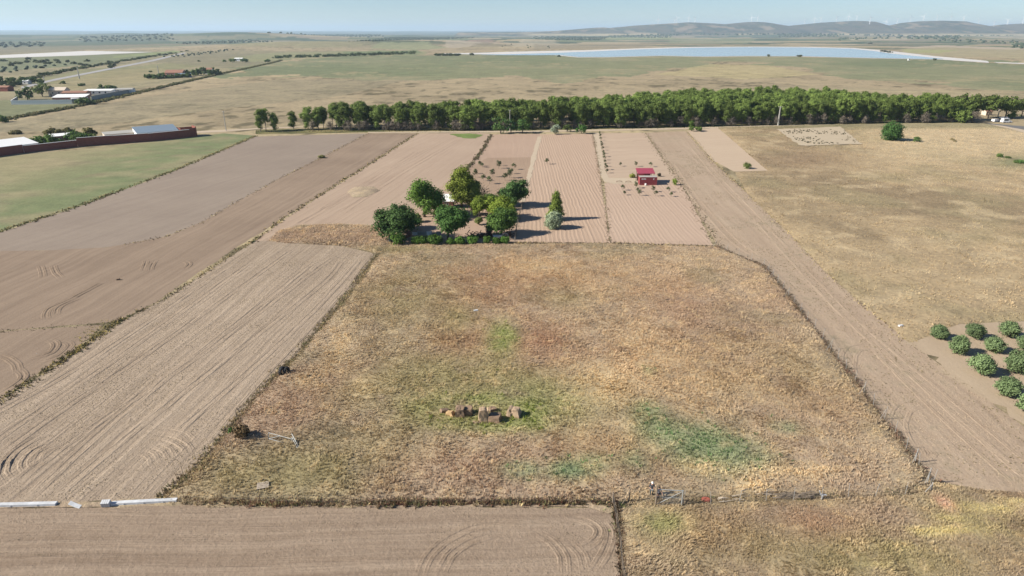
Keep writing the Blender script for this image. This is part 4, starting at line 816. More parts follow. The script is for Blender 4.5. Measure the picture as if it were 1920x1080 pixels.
# ------------------------------------------------------------------ wheel ruts: low ridges of the same soil
def rut(pix, mat, gauge=1.9, w=.34, h=.11, z=.05, lines=2):
    P = [Vector((*G(*p)[:2], 0)) for p in pix]; Q = []
    for i in range(len(P) - 1):                      # Catmull-Rom
        p0, p1, p2, p3 = P[max(i - 1, 0)], P[i], P[i + 1], P[min(i + 2, len(P) - 1)]
        n = max(3, int((p2 - p1).length / .7))
        for k in range(n):
            t = k / n; Q.append(.5 * ((2 * p1) + (p2 - p0) * t + (2 * p0 - 5 * p1 + 4 * p2 - p3) * t * t + (3 * p1 - p0 - 3 * p2 + p3) * t ** 3))
    Q.append(P[-1]); V = []; Fq = []
    for s in ([-gauge / 2, gauge / 2] if lines == 2 else [(i - (lines - 1) / 2) * gauge for i in range(lines)]):
        b = len(V)
        for i, q in enumerate(Q):
            d = (Q[min(i + 1, len(Q) - 1)] - Q[max(i - 1, 0)]).normalized(); nv = Vector((-d.y, d.x, 0)); c = q + nv * (s + .12 * (float(vn(q.x, q.y, 3)) - .5))
            e = min(1, i / 3, (len(Q) - 1 - i) / 3); hh = h * e * (.45 + 1.0 * float(vn(q.x * 1.3, q.y * 1.3, 8)))
            for o, zz in ((-w, .0), (-w * .3, hh), (0, -.0 + hh * .25), (w * .3, hh), (w, 0)):
                V.append((c.x + nv.x * o, c.y + nv.y * o, z + zz))
            if i: 
                for j in range(4): Fq.append((b + (i - 1) * 5 + j, b + (i - 1) * 5 + j + 1, b + i * 5 + j + 1, b + i * 5 + j))
    o = ob('wheel_ruts', mesh_np('wheel_ruts', V, Fq, mat)); tag(o, kind='structure'); return o
bl = S['BL']; rr_ = random.Random(44)
for t in ([(786, 1085), (800, 1050), (830, 1018), (880, 992), (940, 982), (1000, 984)], [(822, 1085), (842, 1045), (880, 1017), (935, 998)], [(998, 992), (1035, 1016), (1056, 1046), (1058, 1085)], [(1058, 966), (1105, 978), (1124, 996), (1116, 1014), (1088, 1030)], [(1128, 975), (1145, 1000), (1134, 1040), (1104, 1080)], [(1060, 1010), (1090, 1040), (1100, 1085)]): rut(t, bl, gauge=.75, w=.24, h=.11, z=.055)
for t in ([(-10, 985), (300, 983), (520, 976)], [(-10, 1012), (400, 1008)], [(-10, 1040), (500, 1038), (760, 1045)], [(200, 965), (560, 962), (900, 964)]): rut(t, bl, gauge=2.2, w=.3, h=.05, z=.055)
for yy in (958, 966, 975, 984, 990, 1000, 1008, 1019, 1027, 1034, 1048, 1056, 1066, 1075): rut([(-30, yy + rr_.uniform(-2, 2)), (250, yy + rr_.uniform(-2, 2)), (500 + rr_.uniform(-60, 60), yy + rr_.uniform(-2, 3)), (740 + rr_.uniform(-80, 20), yy + rr_.uniform(-2, 3))], bl, lines=1, w=rr_.uniform(.18, .35), h=rr_.uniform(.03, .07), z=.055)
c_ = S['C']
for t in ([(102, 830), (64, 845), (45, 870), (53, 884)], [(109, 836), (76, 850), (66, 874)], [(80, 815), (30, 845), (5, 880), (15, 905)], [(295, 818), (328, 824), (349, 838), (357, 852)], [(292, 834), (313, 844), (324, 862)], [(264, 848), (282, 853), (292, 872)], [(300, 805), (340, 812), (362, 830)]): rut(t, c_, gauge=.8, w=.26, h=.15, z=.02)
for t in ([(-60, 864), (0, 820), (135, 727), (235, 660), (475, 487)], [(0, 850), (150, 745), (290, 652), (545, 470)], [(30, 905), (150, 815), (390, 655), (600, 500), (635, 480)], [(110, 925), (230, 825), (420, 675), (600, 535), (640, 490)], [(330, 810), (460, 700), (590, 580), (672, 490)], [(-60, 800), (160, 680), (420, 505)], [(60, 930), (200, 800), (330, 695), (590, 490)], [(420, 800), (520, 690), (640, 560), (690, 490)]): rut(t, c_, gauge=.9, w=.28, h=.09, z=.02)
h_ = S['H']
for t in ([(1284, 256), (1340, 325), (1420, 410), (1500, 500), (1600, 603), (1700, 690), (1800, 775), (1930, 885)], [(1262, 310), (1300, 365), (1370, 445), (1420, 480)], [(1640, 650), (1600, 655), (1590, 690), (1612, 732), (1680, 830), (1745, 895)], [(1725, 757), (1695, 765), (1683, 795), (1692, 825), (1712, 850)], [(1630, 640), (1700, 710), (1800, 805), (1930, 920)]): rut(t, h_, gauge=1.7, w=.3, h=.08, z=.05)
for cx, cy, n in ((1745, 848, 6), (1925, 900, 6)):
    for i in range(n): rut([(cx - 26 + i * 5, cy - 14 + i * 2), (cx - 20 + i * 6, cy + 4), (cx - 24 + i * 5, cy + 18 - i)], h_, lines=1, w=.22, h=.12, z=.05)
b_ = S['B']
for t in ([(75, 498), (80, 512), (80, 520)], [(100, 498), (104, 510), (116, 521)], [(86, 598), (92, 580), (130, 562), (190, 530)], [(104, 590), (112, 575), (150, 558)], [(345, 488), (355, 495), (345, 505)], [(268, 508), (275, 488)], [(280, 508), (290, 488)], [(120, 640), (132, 648), (110, 668), (75, 678)], [(90, 636), (105, 645), (95, 662), (55, 672)], [(30, 690), (45, 705), (30, 720), (-5, 740)], [(0, 665), (28, 680), (35, 700)]): rut(t, b_, gauge=.8, w=.3, h=.12, z=.016)
d_ = S['D']
for t in ([(600, 395), (700, 335), (830, 265)], [(640, 400), (760, 320), (860, 262)], [(560, 420), (660, 362), (780, 285)]): rut(t, d_, gauge=1.6, w=.3, h=.07, z=.024)

# ------------------------------------------------------------------ buildings, walls
def frame(pa, pb):
    a, b = Vector(G(*pa)), Vector(G(*pb)); return a, math.atan2(b.y - a.y, b.x - a.x), (b - a).length
def house(name, loc, rz, w, d, h, label, wall='render', roof='tile', style='gable', rise=1.2, ov=.3, windows=2, door=True, cat='building', group=None):
    e = empty(name, loc, rz, label, cat, group)
    mb = MB()
    if style == 'gable':
        mb.add([(0, 0, 0), (w, 0, 0), (w, d, 0), (0, d, 0), (0, 0, h), (w, 0, h), (w, d, h), (0, d, h), (0, d / 2, h + rise), (w, d / 2, h + rise)], [(0, 1, 5, 4), (1, 2, 6, 9, 5), (2, 3, 7, 6), (3, 0, 4, 8, 7), (3, 2, 1, 0)])
    else:
        mb.add([(0, 0, 0), (w, 0, 0), (w, d, 0), (0, d, 0), (0, 0, h), (w, 0, h), (w, d, h + rise), (0, d, h + rise)], [(0, 1, 5, 4), (1, 2, 6, 5), (2, 3, 7, 6), (3, 0, 4, 7), (3, 2, 1, 0)])
    mb.build('wall', M[wall], e)
    rf = MB(); t = .12
    def slab(p, q, r_, s_):
        rf.hexa([p, q, r_, s_] + [(v[0], v[1], v[2] + t) for v in (p, q, r_, s_)])
    z0 = h + .01
    if style == 'gable':
        sl = rise / (d / 2); slab((-ov, -ov, z0 - ov * sl), (w + ov, -ov, z0 - ov * sl), (w + ov, d / 2, z0 + rise), (-ov, d / 2, z0 + rise)); slab((-ov, d / 2 + .002, z0 + rise), (w + ov, d / 2 + .002, z0 + rise), (w + ov, d + ov, z0 - ov * sl), (-ov, d + ov, z0 - ov * sl))
    else:
        sl = rise / d; slab((-ov, -ov, z0 - ov * sl), (w + ov, -ov, z0 - ov * sl), (w + ov, d + ov, z0 + rise + ov * sl), (-ov, d + ov, z0 + rise + ov * sl))
    rf.build('roof', M[roof], e)
    for i in range(windows):
        x = w * (i + .7) / (windows + .6)
        wn = MB(); wn.box((x, -.015, h * .58), (min(1.1, w * .15), .03, min(1.0, h * .35))); wo = wn.build('window', M['glass'], e)
        fr = MB(); ww, hh = min(1.1, w * .15), min(1.0, h * .35)
        for sx in (-1, 1): fr.box((x + sx * (ww / 2 + .04), -.03, h * .58), (.08, .06, hh + .16))
        for sz in (-1, 1): fr.box((x, -.03, h * .58 + sz * (hh / 2 + .04)), (ww, .06, .08))
        fr.build('frame', M['white'], wo)
    if door:
        dm = MB(); dm.box((w * .12 + .3, -.02, 1.0), (.9, .04, 2.0)); dm.build('door', M['wood'], e)
    return e
def wall_run(name, pix, h, mat, cop, label, th=.3, cat='wall', zt=None):
    a = G(*pix[0]); e = empty(name, a, 0, label, cat); mb = MB(); cp = MB()
    for i in range(len(pix) - 1):
        p, q = G(*pix[i]), G(*pix[i + 1]); an = math.atan2(q[1] - p[1], q[0] - p[0]); L = math.hypot(q[0] - p[0], q[1] - p[1]); hh = h[i] if isinstance(h, (list, tuple)) else h
        c = ((p[0] + q[0]) / 2 - a[0], (p[1] + q[1]) / 2 - a[1]); mb.box((c[0], c[1], hh / 2), (L, th, hh), an); cp.box((c[0], c[1], hh + .06), (L - .05, th + .14, .11), an)
    mb.build('wall', M[mat], e); cp.build('coping', M[cop], e); return e
# brick compound
a0, rz0, L0 = frame((-90, 304.5), (45, 286.6))
wall_run('brick_wall', [(-90, 304.5), (0, 292.6), (45, 286.6)], [3.1, 3.1], 'brick', 'white', 'low left stretch of the dark red brick wall, cut by the photo edge')
wall_run('brick_wall', [(46, 286.5), (146, 275.2)], 2.6, 'brick', 'white', 'middle stretch of the red brick wall with white coping, before the trees')
wall_run('brick_wall', [(146.5, 275), (215, 269.6), (280, 265), (357, 257)], [3.4, 3.3, 3.2], 'brick', 'white', 'long right stretch of the red brick wall running to the end block')
a, rz, L = frame((146, 275), (357, 257))
def back(px, pb, off): 
    p = Vector(G(px, pb)); return (p.x - math.sin(rz) * off, p.y + math.cos(rz) * off, 0)
house('shed', back(262, 266, 2.2), rz, 16, 9, 3.2, 'shed with blue-grey sloping roof behind the right end of the brick wall', 'white', 'bluegrey', 'mono', 1.6, .2, 0, False)
house('shed', back(180, 272.5, .5), rz, 22, 5, 2.9, 'long lean-to with white roof behind the brick wall, left of the blue-grey roof', 'white', 'white', 'mono', -.8, .2, 0, False)
house('shed', back(205, 270, 8), rz, 18, 6, 2.8, 'low grey-roofed shed behind the long white lean-to', 'render', 'conc', 'mono', .4, .2, 2, False)
p0 = Vector(G(-60, 300.6)); house('shed', (p0.x - math.sin(rz0) * .6, p0.y + math.cos(rz0) * .6, 0), rz0, 24, 10, 2.9, 'white-roofed shed at the far left of the brick compound', 'white', 'white', 'mono', 1.4, .3, 0, False)
house('shed', back(50, 286, 4.2), rz, 8, 4, 2.2, 'small white lean-to just inside the middle brick wall', 'white', 'white', 'mono', -.5, .2, 0, False)
house('house', back(106, 280, 14), rz, 10, 7, 3.2, 'small pink house with flat white roof among the compound trees', 'pinkwall', 'white', 'mono', .2, .3, 2, True, 'house')
e = empty('brick_block', back(341, 258.3, .4), rz, 'roofless brick end block with an opening at the right end of the wall', 'building'); mb = MB()
mb.box((3.3, 0, 1.9), (6.4, .3, 3.8)); mb.box((.1, 3.2, 1.9), (.3, 6, 3.8)); mb.box((6.4, 3.2, 2.1), (.3, 6, 4.2)); mb.box((3.3, 6.4, 1.8), (6.4, .3, 3.6)); mb.build('wall', M['brick'], e)
mb = MB(); mb.box((2.2, -.16, 2.4), (1.1, .04, 1.1)); mb.build('opening', M['white'], e)
for px, pb, pt, w, lab, k in ((148, 268, 247, 40, 'biggest round tree behind the brick wall', 1.0), (131, 268, 252, 22, 'round tree left of the biggest one behind the brick wall', .95), (96, 275, 252, 22, 'round dark tree between the low brick wall and the pink house', .85), (74, 276, 257, 30, 'low spreading tree behind the middle brick wall', .9), (100, 254, 241, 22, 'olive-brown bushy tree behind the pink house', 2), (114, 256, 242, 12, 'small brown bush right of the olive-brown one', 2), (130, 255, 239, 16, 'brownish tree behind the biggest round tree', 2), (172, 258, 239, 18, 'thin brown tree behind the white lean-to', 2), (30, 251, 246, 18, 'low brown scrub heap left of the compound trees', 2), (116, 272, 261, 14, 'small green bush in front of the pink house', 1.1)):
    quick_tree('tree' if pb - pt > 9 else 'shrub', px, pb, pt, w, (np.array((.09, .085, .04)) if k == 2 else np.array((.05, .095, .025)) * k), lab, 700 + px, 'round', None, 'tree' if pb - pt > 9 else 'bush', 60, 24, .3, .1)

# red container with its porch roof
cx0, cy0, _ = G(1198.8, 347.3); cw = 32.6 * mpp(1215, 347.3); chh = hgt(1198.8, 347.3, 332.3)
e = empty('red_container', (cx0, cy0, 0), 0, 'dark red metal container standing in front of the red porch roof', 'container')
mb = MB(); n = 26
mb.box((cw / 2, 1.2, chh / 2), (cw - .1, 2.3, chh - .12))
for i in range(n): mb.box((cw * (i + .5) / n, .035, chh / 2), (cw / n * .5, .05, chh - .3))
mb.build('body', M['redpaint'], e)
mb = MB()
for x in (.06, cw - .06):
    for y in (.06, 2.34): mb.box((x, y, chh / 2), (.14, .14, chh))
mb.box((cw / 2, .02, .1), (cw - .3, .1, .18)); mb.box((cw / 2, .02, chh - .08), (cw - .3, .1, .14)); mb.build('corner_frame', M['redpaint'], e)
mb = MB(); mb.box((cw / 2, 1.2, chh + .02), (cw - .02, 2.36, .05)); mb.build('top', M['conc'], e)
mb = MB(); rr = random.Random(2); x = .55
for i in range(7):
    ww = rr.choice((.12, .16, .2)); mb.box((x + ww / 2, -.005, chh - .55), (ww, .02, .22)); x += ww + .05
mb.build('lettering', M['white'], e)
mb = MB(); mb.add([(cw - 1.15, -.012, chh - .75), (cw - .75, -.012, chh - .45), (cw - 1.15, -.012, chh - .4), (cw - 1.15, .03, chh - .75), (cw - .75, .03, chh - .45), (cw - 1.15, .03, chh - .4)], [(0, 1, 2), (5, 4, 3), (0, 3, 4, 1), (1, 4, 5, 2), (2, 5, 3, 0)]); mb.build('emblem', M['white'], e)
e = empty('porch', (cx0, cy0 + 2.5, 0), 0, 'bright red sheet roof on posts behind the container', 'porch')
mb = MB(); mb.hexa([(-.3, -.2, 3.0), (cw - .2, -.2, 3.0), (cw - .2, 4.0, 3.85), (-.3, 4.0, 3.85), (-.3, -.2, 3.08), (cw - .2, -.2, 3.08), (cw - .2, 4.0, 3.93), (-.3, 4.0, 3.93)])
for i in range(12):
    x = -.3 + (cw + .1) * (i + .5) / 12; mb.hexa([(x - .04, -.2, 3.082), (x + .04, -.2, 3.082), (x + .04, 4, 3.932), (x - .04, 4, 3.932), (x - .03, -.2, 3.13), (x + .03, -.2, 3.13), (x + .03, 4, 3.98), (x - .03, 4, 3.98)])
mb.build('roof', M['redroof'], e)
for x in (0, cw / 2, cw - .5):
    for y, z in ((.1, 3.03), (3.7, 3.75)):
        mb = MB(); mb.box((x, y, z / 2), (.12, .12, z)); mb.build('post', M['wood'], e)
mb = MB(); mb.box((cw * .45, 3.8, 1.2), (cw * .8, .1, 2.4)); mb.build('back_panel', M['redpaint'], e)
def lathe(mb, prof, n=14):
    b = len(mb.v); fs = []
    for r_, z in prof:
        for k in range(n): t = 2 * math.pi * k / n; mb.v.append((r_ * math.cos(t), r_ * math.sin(t), z))
    for i in range(len(prof) - 1):
        for k in range(n): k2 = (k + 1) % n; fs.append((b + i * n + k, b + i * n + k2, b + (i + 1) * n + k2, b + (i + 1) * n + k))
    mb.f += fs; mb.mi += [mb.m] * len(fs); return mb
mb = lathe(MB(), [(.01, 0), (.28, 0), (.29, .3), (.3, .32), (.29, .34), (.29, .62), (.3, .64), (.28, .68), (.2, .7), (.01, .7)]); tag(mb.build('drum', M['white'], None, G(1210.5, 348.4), True), 'white drum standing against the red container', 'drum')
# low bench-like planter rails by the driveway
for px, pb, lab in ((1161, 342.3, 'dark low curved rail beside the driveway'), (1178, 342.8, 'second low rail right of the curved one beside the driveway')):
    mb = MB(); mb.tube([(-.9, 0, 0), (-.8, 0, .45), (0, 0, .6), (.8, 0, .45), (.9, 0, 0)], .05, 6); mb.tube([(-.8, 0, .3), (.8, 0, .3)], .04, 6); tag(mb.build('rail', M['rust'], None, G(px, pb)), lab, 'rail')

# homestead: shed, hut, scrap
x0, y0, _ = G(829, 391)
e = house('shed', (x0 + .3, y0, 0), 0.0, 2.6, 3.6, 1.9, 'white-roofed shed between the large trees of the homestead', 'pinkwall', 'white', 'mono', .9, .25, 1, True)
mb = MB(); mb.box((0, 0, .7), (2.2, .06, 1.35), 1.1, (0.12, 0)); tag(mb.build('sheet_panel', M['bluegrey'], None, G(735.5, 452)), 'blue-grey metal sheet leaning at the left end of the yard fence', 'sheet')
rr = random.Random(8)
for i, px in enumerate(range(778, 832, 9)):
    mb = MB(); mb.box((0, 0, .35 + .1 * (i % 2)), (1.15, .1, .7 + .2 * (i % 2)), rr.uniform(-.2, .2), (rr.uniform(-.25, .1), 0)); mb.box((0, -.08, .5), (1.0, .05, .08), 0)
    tag(mb.build('panel', M['conc' if i % 3 else 'white'], None, G(px, 441)), 'pale panel in the row standing along the front of the yard', 'panel', 'pale panels along the yard front')
mb = MB()
for i in range(14): mb.box((rr.uniform(-.6, .6), rr.uniform(-.4, .4), .12 + .11 * i), (rr.uniform(.5, .9), rr.uniform(.4, .7), .1), rr.uniform(0, 3))
tag(mb.build('brick_stack', M['tile'], None, G(765, 446)), 'stack of reddish bricks and tiles under the dark corner tree', 'bricks')
for (px, pb, s, mt, lab) in ((889, 446, 1.5, 'dark', 'heap of black netting and scrap at the front of the yard'), (902, 446, 1.2, 'rust', 'smaller dark scrap heap beside the black netting'), (952, 444, 1.3, 'rust', 'rusty scrap heap at the right end of the yard')):
    mb = MB()
    for i in range(26):
        a = Vector((rr.uniform(-1, 1), rr.uniform(-.6, .6), rr.uniform(0, .7))) * s; b = a + Vector((rr.uniform(-1, 1), rr.uniform(-.4, .4), rr.uniform(-.2, .6))) * s * .8; mb.tube([a, a.lerp(b, .5) + Vector((0, 0, .15)), b], .06 * s, 5)
    for i in range(6): mb.box((rr.uniform(-.7, .7) * s, rr.uniform(-.4, .4) * s, rr.uniform(.15, .5) * s), (.6 * s, .4 * s, .05), rr.uniform(0, 3), (rr.uniform(-.6, .6), rr.uniform(-.5, .5)))
    tag(mb.build('scrap_heap', M[mt], None, G(px, pb)), lab, 'scrap heap')
e = empty('crate', G(917, 444), .05, 'dark open cage crate standing at the yard front', 'crate'); mb = MB()
for x in (-.65, .65):
    for y in (-.5, .5): mb.box((x, y, .75), (.09, .09, 1.5))
for z in (.08, .75, 1.46):
    for y in (-.5, .5): mb.box((0, y, z), (1.2, .07, .07))
    for x in (-.65, .65): mb.box((x, 0, z), (.07, .9, .07))
mb.build('frame', M['rust'], e); mb = MB(); mb.box((0, .1, .75), (1.1, .7, 1.3)); mb.build('filling', M['dark'], e)
e = empty('wheelbarrow', G(933, 447.5), .1, 'white low trough cart among the scrap under the right front tree', 'cart'); mb = MB(); mb.hexa([(-.8, -.4, .35), (.8, -.4, .35), (.8, .4, .35), (-.8, .4, .35), (-1.0, -.5, .75), (1.0, -.5, .75), (1.0, .5, .75), (-1.0, .5, .75)]); mb.build('tray', M['white'], e)
for sx in (-.6, .6):
    mb = MB(); mb.tube([(sx, -.5, .28), (sx, -.4, .28)], .28, 12); mb.build('wheel', M['rubber'], e)
def chair_wheel(loc, lab, r_, name='wheel_rim'):
    pts = [(r_ * math.cos(t), 0, r_ + r_ * math.sin(t)) for t in np.linspace(0, 2 * math.pi, 17)]; mb = MB(); mb.tube(pts, r_ * .2, 6, False)
    for t in range(5): a = t * 1.2566; mb.tube([(0, 0, r_), (r_ * math.cos(a), 0, r_ + r_ * math.sin(a))], r_ * .07, 5)
    tag(mb.build(name, M['metal'], None, loc), lab, 'wheel')
chair_wheel(G(947.5, 447), 'pale wheel hoop leaning at the right end of the yard', .6)

# far farms on the left
a2, rz2, L2 = frame((22, 196), (135, 194.6))
wall_run('white_wall', [(22, 196.3), (75, 195.6), (136, 194.8)], 2.5, 'white', 'white', 'long whitewashed wall in front of the far farm')
wall_run('white_wall', [(22, 196.3), (34, 188.5)], 2.5, 'conc', 'white', 'short grey return of the whitewashed farm wall at its left end')
house('barn', G(100, 194), rz2 + .05, 19, 9, 3.6, 'reddish barn with pale sloping roof at the right end of the whitewashed wall', 'pinkwall', 'white', 'mono', 1.2, .3, 1, False, 'barn')
house('barn', G(136, 194.2), rz2 + .5, 9, 8, 3.0, 'grey shed wing right of the reddish barn', 'conc', 'white', 'mono', .6, .2, 0, False, 'barn')
house('house', G(92, 181), 0.1, 11, 8, 4.2, 'beige farmhouse with a plain gable behind the big dark trees', 'render', 'render', 'gable', 1.8, .3, 2, True, 'house')
house('house', G(117, 182), .12, 16, 8, 2.8, 'long low house with brown roof behind the reddish barn', 'pinkwall', 'tile', 'gable', 1.0, .3, 3, True, 'house')
house('house', G(157, 178), .12, 19, 8, 2.8, 'white-roofed low building right of the brown-roofed house', 'white', 'white', 'mono', .6, .3, 4, True, 'building')
house('house', G(213, 175), .2, 13, 8, 2.6, 'small white building at the right end of the far farm', 'white', 'conc', 'gable', .8, .3, 2, True, 'building')
wall_run('grey_wall', [(172, 187.6), (205, 181.5), (242, 174.5)], 2.6, 'conc', 'conc', 'long grey yard wall running right from the farm beside the ditch')
house('shed', G(-14, 171.5), 0, 12, 7, 3, 'brick-red shed at the left photo edge', 'brick', 'tile', 'gable', 1, .2, 1, False)
house('house', G(42, 158), 0, 5, 5, 2.6, 'tiny white hut below the far left trees', 'white', 'white', 'gable', .8, .2, 1, False, 'hut')
# hacienda among trees
house('house', G(310, 144), .05, 17, 12, 4.0, 'red-roofed country house among the far trees', 'pinkwall', 'tile', 'gable', 2.4, .5, 4, True, 'house')
house('house', G(328, 145), .1, 14, 7, 3.0, 'bluish low annex right of the red-roofed country house', 'blue', 'bluegrey', 'mono', .5, .3, 3, True, 'building')
house('house', G(381, 139.5), .1, 9, 8, 4.0, 'small white house with pointed roof at the right of the far tree clump', 'white', 'tile', 'gable', 2.5, .3, 2, True, 'house')
house('shed', G(440, 114.5), 0, 12, 8, 3.5, 'small pale shed in the farthest tree clump', 'white', 'white', 'gable', 1.2, .3, 1, False)

def far_trees(lst, group, seed, pal=((.05, .085, .03), (.065, .095, .035), (.045, .075, .03)), cat='tree'):
    for i, (px, pb, pt, w, lab) in enumerate(lst):
        quick_tree('tree' if cat == 'tree' else 'shrub', px, pb, pt, w, np.array(pal[i % len(pal)]), lab, seed + i, 'round', group, cat, 34, 16, .5, .08)
far_trees([(52, 187, 163, 27, 'round dark tree behind the whitewashed wall'), (80, 181, 155, 30, 'taller dark tree right of the round one behind the whitewashed wall'), (157, 195.5, 183, 27, 'dense dome-shaped bush at the corner of the farm by the ditch'), (193, 174, 158, 16, 'left one of the light green farm trees beyond the white roofs'), (203, 174, 160, 14, 'middle light green farm tree beyond the white roofs'), (213, 174, 159, 16, 'right one of the light green farm trees beyond the white roofs'),
           (4, 163, 142, 20, 'tall dark tree at the far left photo edge'), (20, 160, 145, 16, 'dark tree second from the left photo edge'), (43, 157, 144, 18, 'tree above the tiny white hut'), (57, 157, 143, 20, 'wide tree right of the one above the hut'), (75, 157, 147, 14, 'small tree at the end of the far left row'), (34, 159, 152, 14, 'low bush between the far left trees'),
           (4, 229, 216, 18, 'bush at the left photo edge beside the ditch'), (118, 157, 152, 9, 'lone dark bush at the end of a far hedge'), (154, 161, 157, 10, 'small dark bush alone in the far field')], 'trees round the far farm', 800)
hc_ = []
rr = random.Random(12)
for i in range(15):
    px = 281 + i * 9.2 + rr.uniform(-3, 3); pb = 147.5 - (px - 281) * .062 + rr.uniform(-1, 1.5) - (3 if 300 < px < 345 and i % 2 else 0); hc_.append((px, pb, pb - rr.uniform(7, 14) * (1.25 if 350 < px < 405 else .8), rr.uniform(9, 16), 'tree in the clump round the red-roofed country house'))
for i in range(9):
    px = 292 + i * 8 + rr.uniform(-2, 2); pb = 148.6 - (px - 281) * .05; hc_.append((px, pb, pb - rr.uniform(5, 9), rr.uniform(8, 12), 'tree in the clump round the red-roofed country house'))
far_trees(hc_, 'trees of the country house', 830)
far_trees([(274, 146, 139, 8, 'outermost small round tree left of the country house clump'), (398, 131.5, 126, 7, 'lone bush behind the country house clump'), (282, 135.5, 133, 5, 'tiny bush in the field behind the country house')], None, 850)
far_trees([(421, 116, 112, 6, 'dark bush of the farthest clump'), (436, 117, 110, 13, 'round tree of the farthest clump'), (460, 117, 109.5, 16, 'biggest tree of the farthest clump'), (502, 116, 111.5, 10, 'bush at the bend of the ditch'), (373, 115.5, 113.3, 5, 'lone bush left of the farthest clump')], None, 860)
lst = [(520 + i * 8.6 + rr.uniform(-3, 3), 109 - i * .26 + rr.uniform(-.5, .5), 0, rr.uniform(8, 16), 'bush in the dark hedge line at the far edge of the green marsh') for i in range(30)]
far_trees([(p, b, b - rr.uniform(3.5, 7), w, l) for p, b, t, w, l in lst], 'hedge along the marsh edge', 870, ((.04, .062, .03), (.05, .07, .03)), 'bush')
far_trees([(818 + i * 7, 104.6, 100.5, 11, 'bush in the short dark row right of the marsh hedge') for i in range(7)], 'short row of bushes by the salt shore', 905, ((.04, .06, .03), (.06, .075, .04)), 'bush')
far_trees([(885, 104, 99.5, 8, 'bush alone right of the short dark row'), (1048, 106.4, 103.5, 6, 'small bush at the left end of the lake'), (1441, 106, 102.3, 6, 'dark bush on the near lake shore, in the middle'), (1499, 106.6, 103, 7, 'dark bush on the near lake shore, right of the middle one'), (1752, 113.2, 110, 7, 'dark bush where the lake ends at right'), (1668, 98.8, 95.3, 9, 'dark bush on the white shore at the right bend'), (1655, 97, 94.3, 8, 'dark scrub left of the bush at the shore bend'), (1632, 82.5, 80.2, 6, 'lone dark tree beyond the lake'), (1660, 97.8, 95.4, 8, 'low scrub on the shore bend')], None, 915, ((.05, .06, .04),), 'bush')
lst = []
for i in range(34):
    t = i / 33; px = 20 + t * 330; pb = 163 - 66 * t ** .72 + rr.uniform(-.8, .8); lst.append((px, pb, pb - rr.uniform(2.0, 5.5) * (1.25 - .6 * t), rr.uniform(8, 18) * (1.2 - .6 * t), 'bush in the hedge along the far road'))
far_trees(lst, 'hedge along the far road', 930, ((.05, .07, .03), (.045, .065, .03), (.07, .08, .04)), 'bush')
lst = [(rr.uniform(0, 220), rr.uniform(111, 128), 0, rr.uniform(6, 12), 'tree scattered on the plain below the white lagoon') for i in range(26)]
far_trees([(p, b, b - rr.uniform(2.5, 5.5), w, l) for p, b, t, w, l in lst], 'scattered trees below the lagoon', 970, ((.05, .065, .035), (.06, .07, .04)))
sheet('road', [(40, 163), (100, 148.5), (200, 129), (280, 113.5), (345, 98.6), (350, 99.2), (290, 114.5), (200, 132), (100, 152), (40, 167)], plain('grey_road', (.3, .29, .28), .9, .1, .2), 1, zbase=.15, rag=.5)
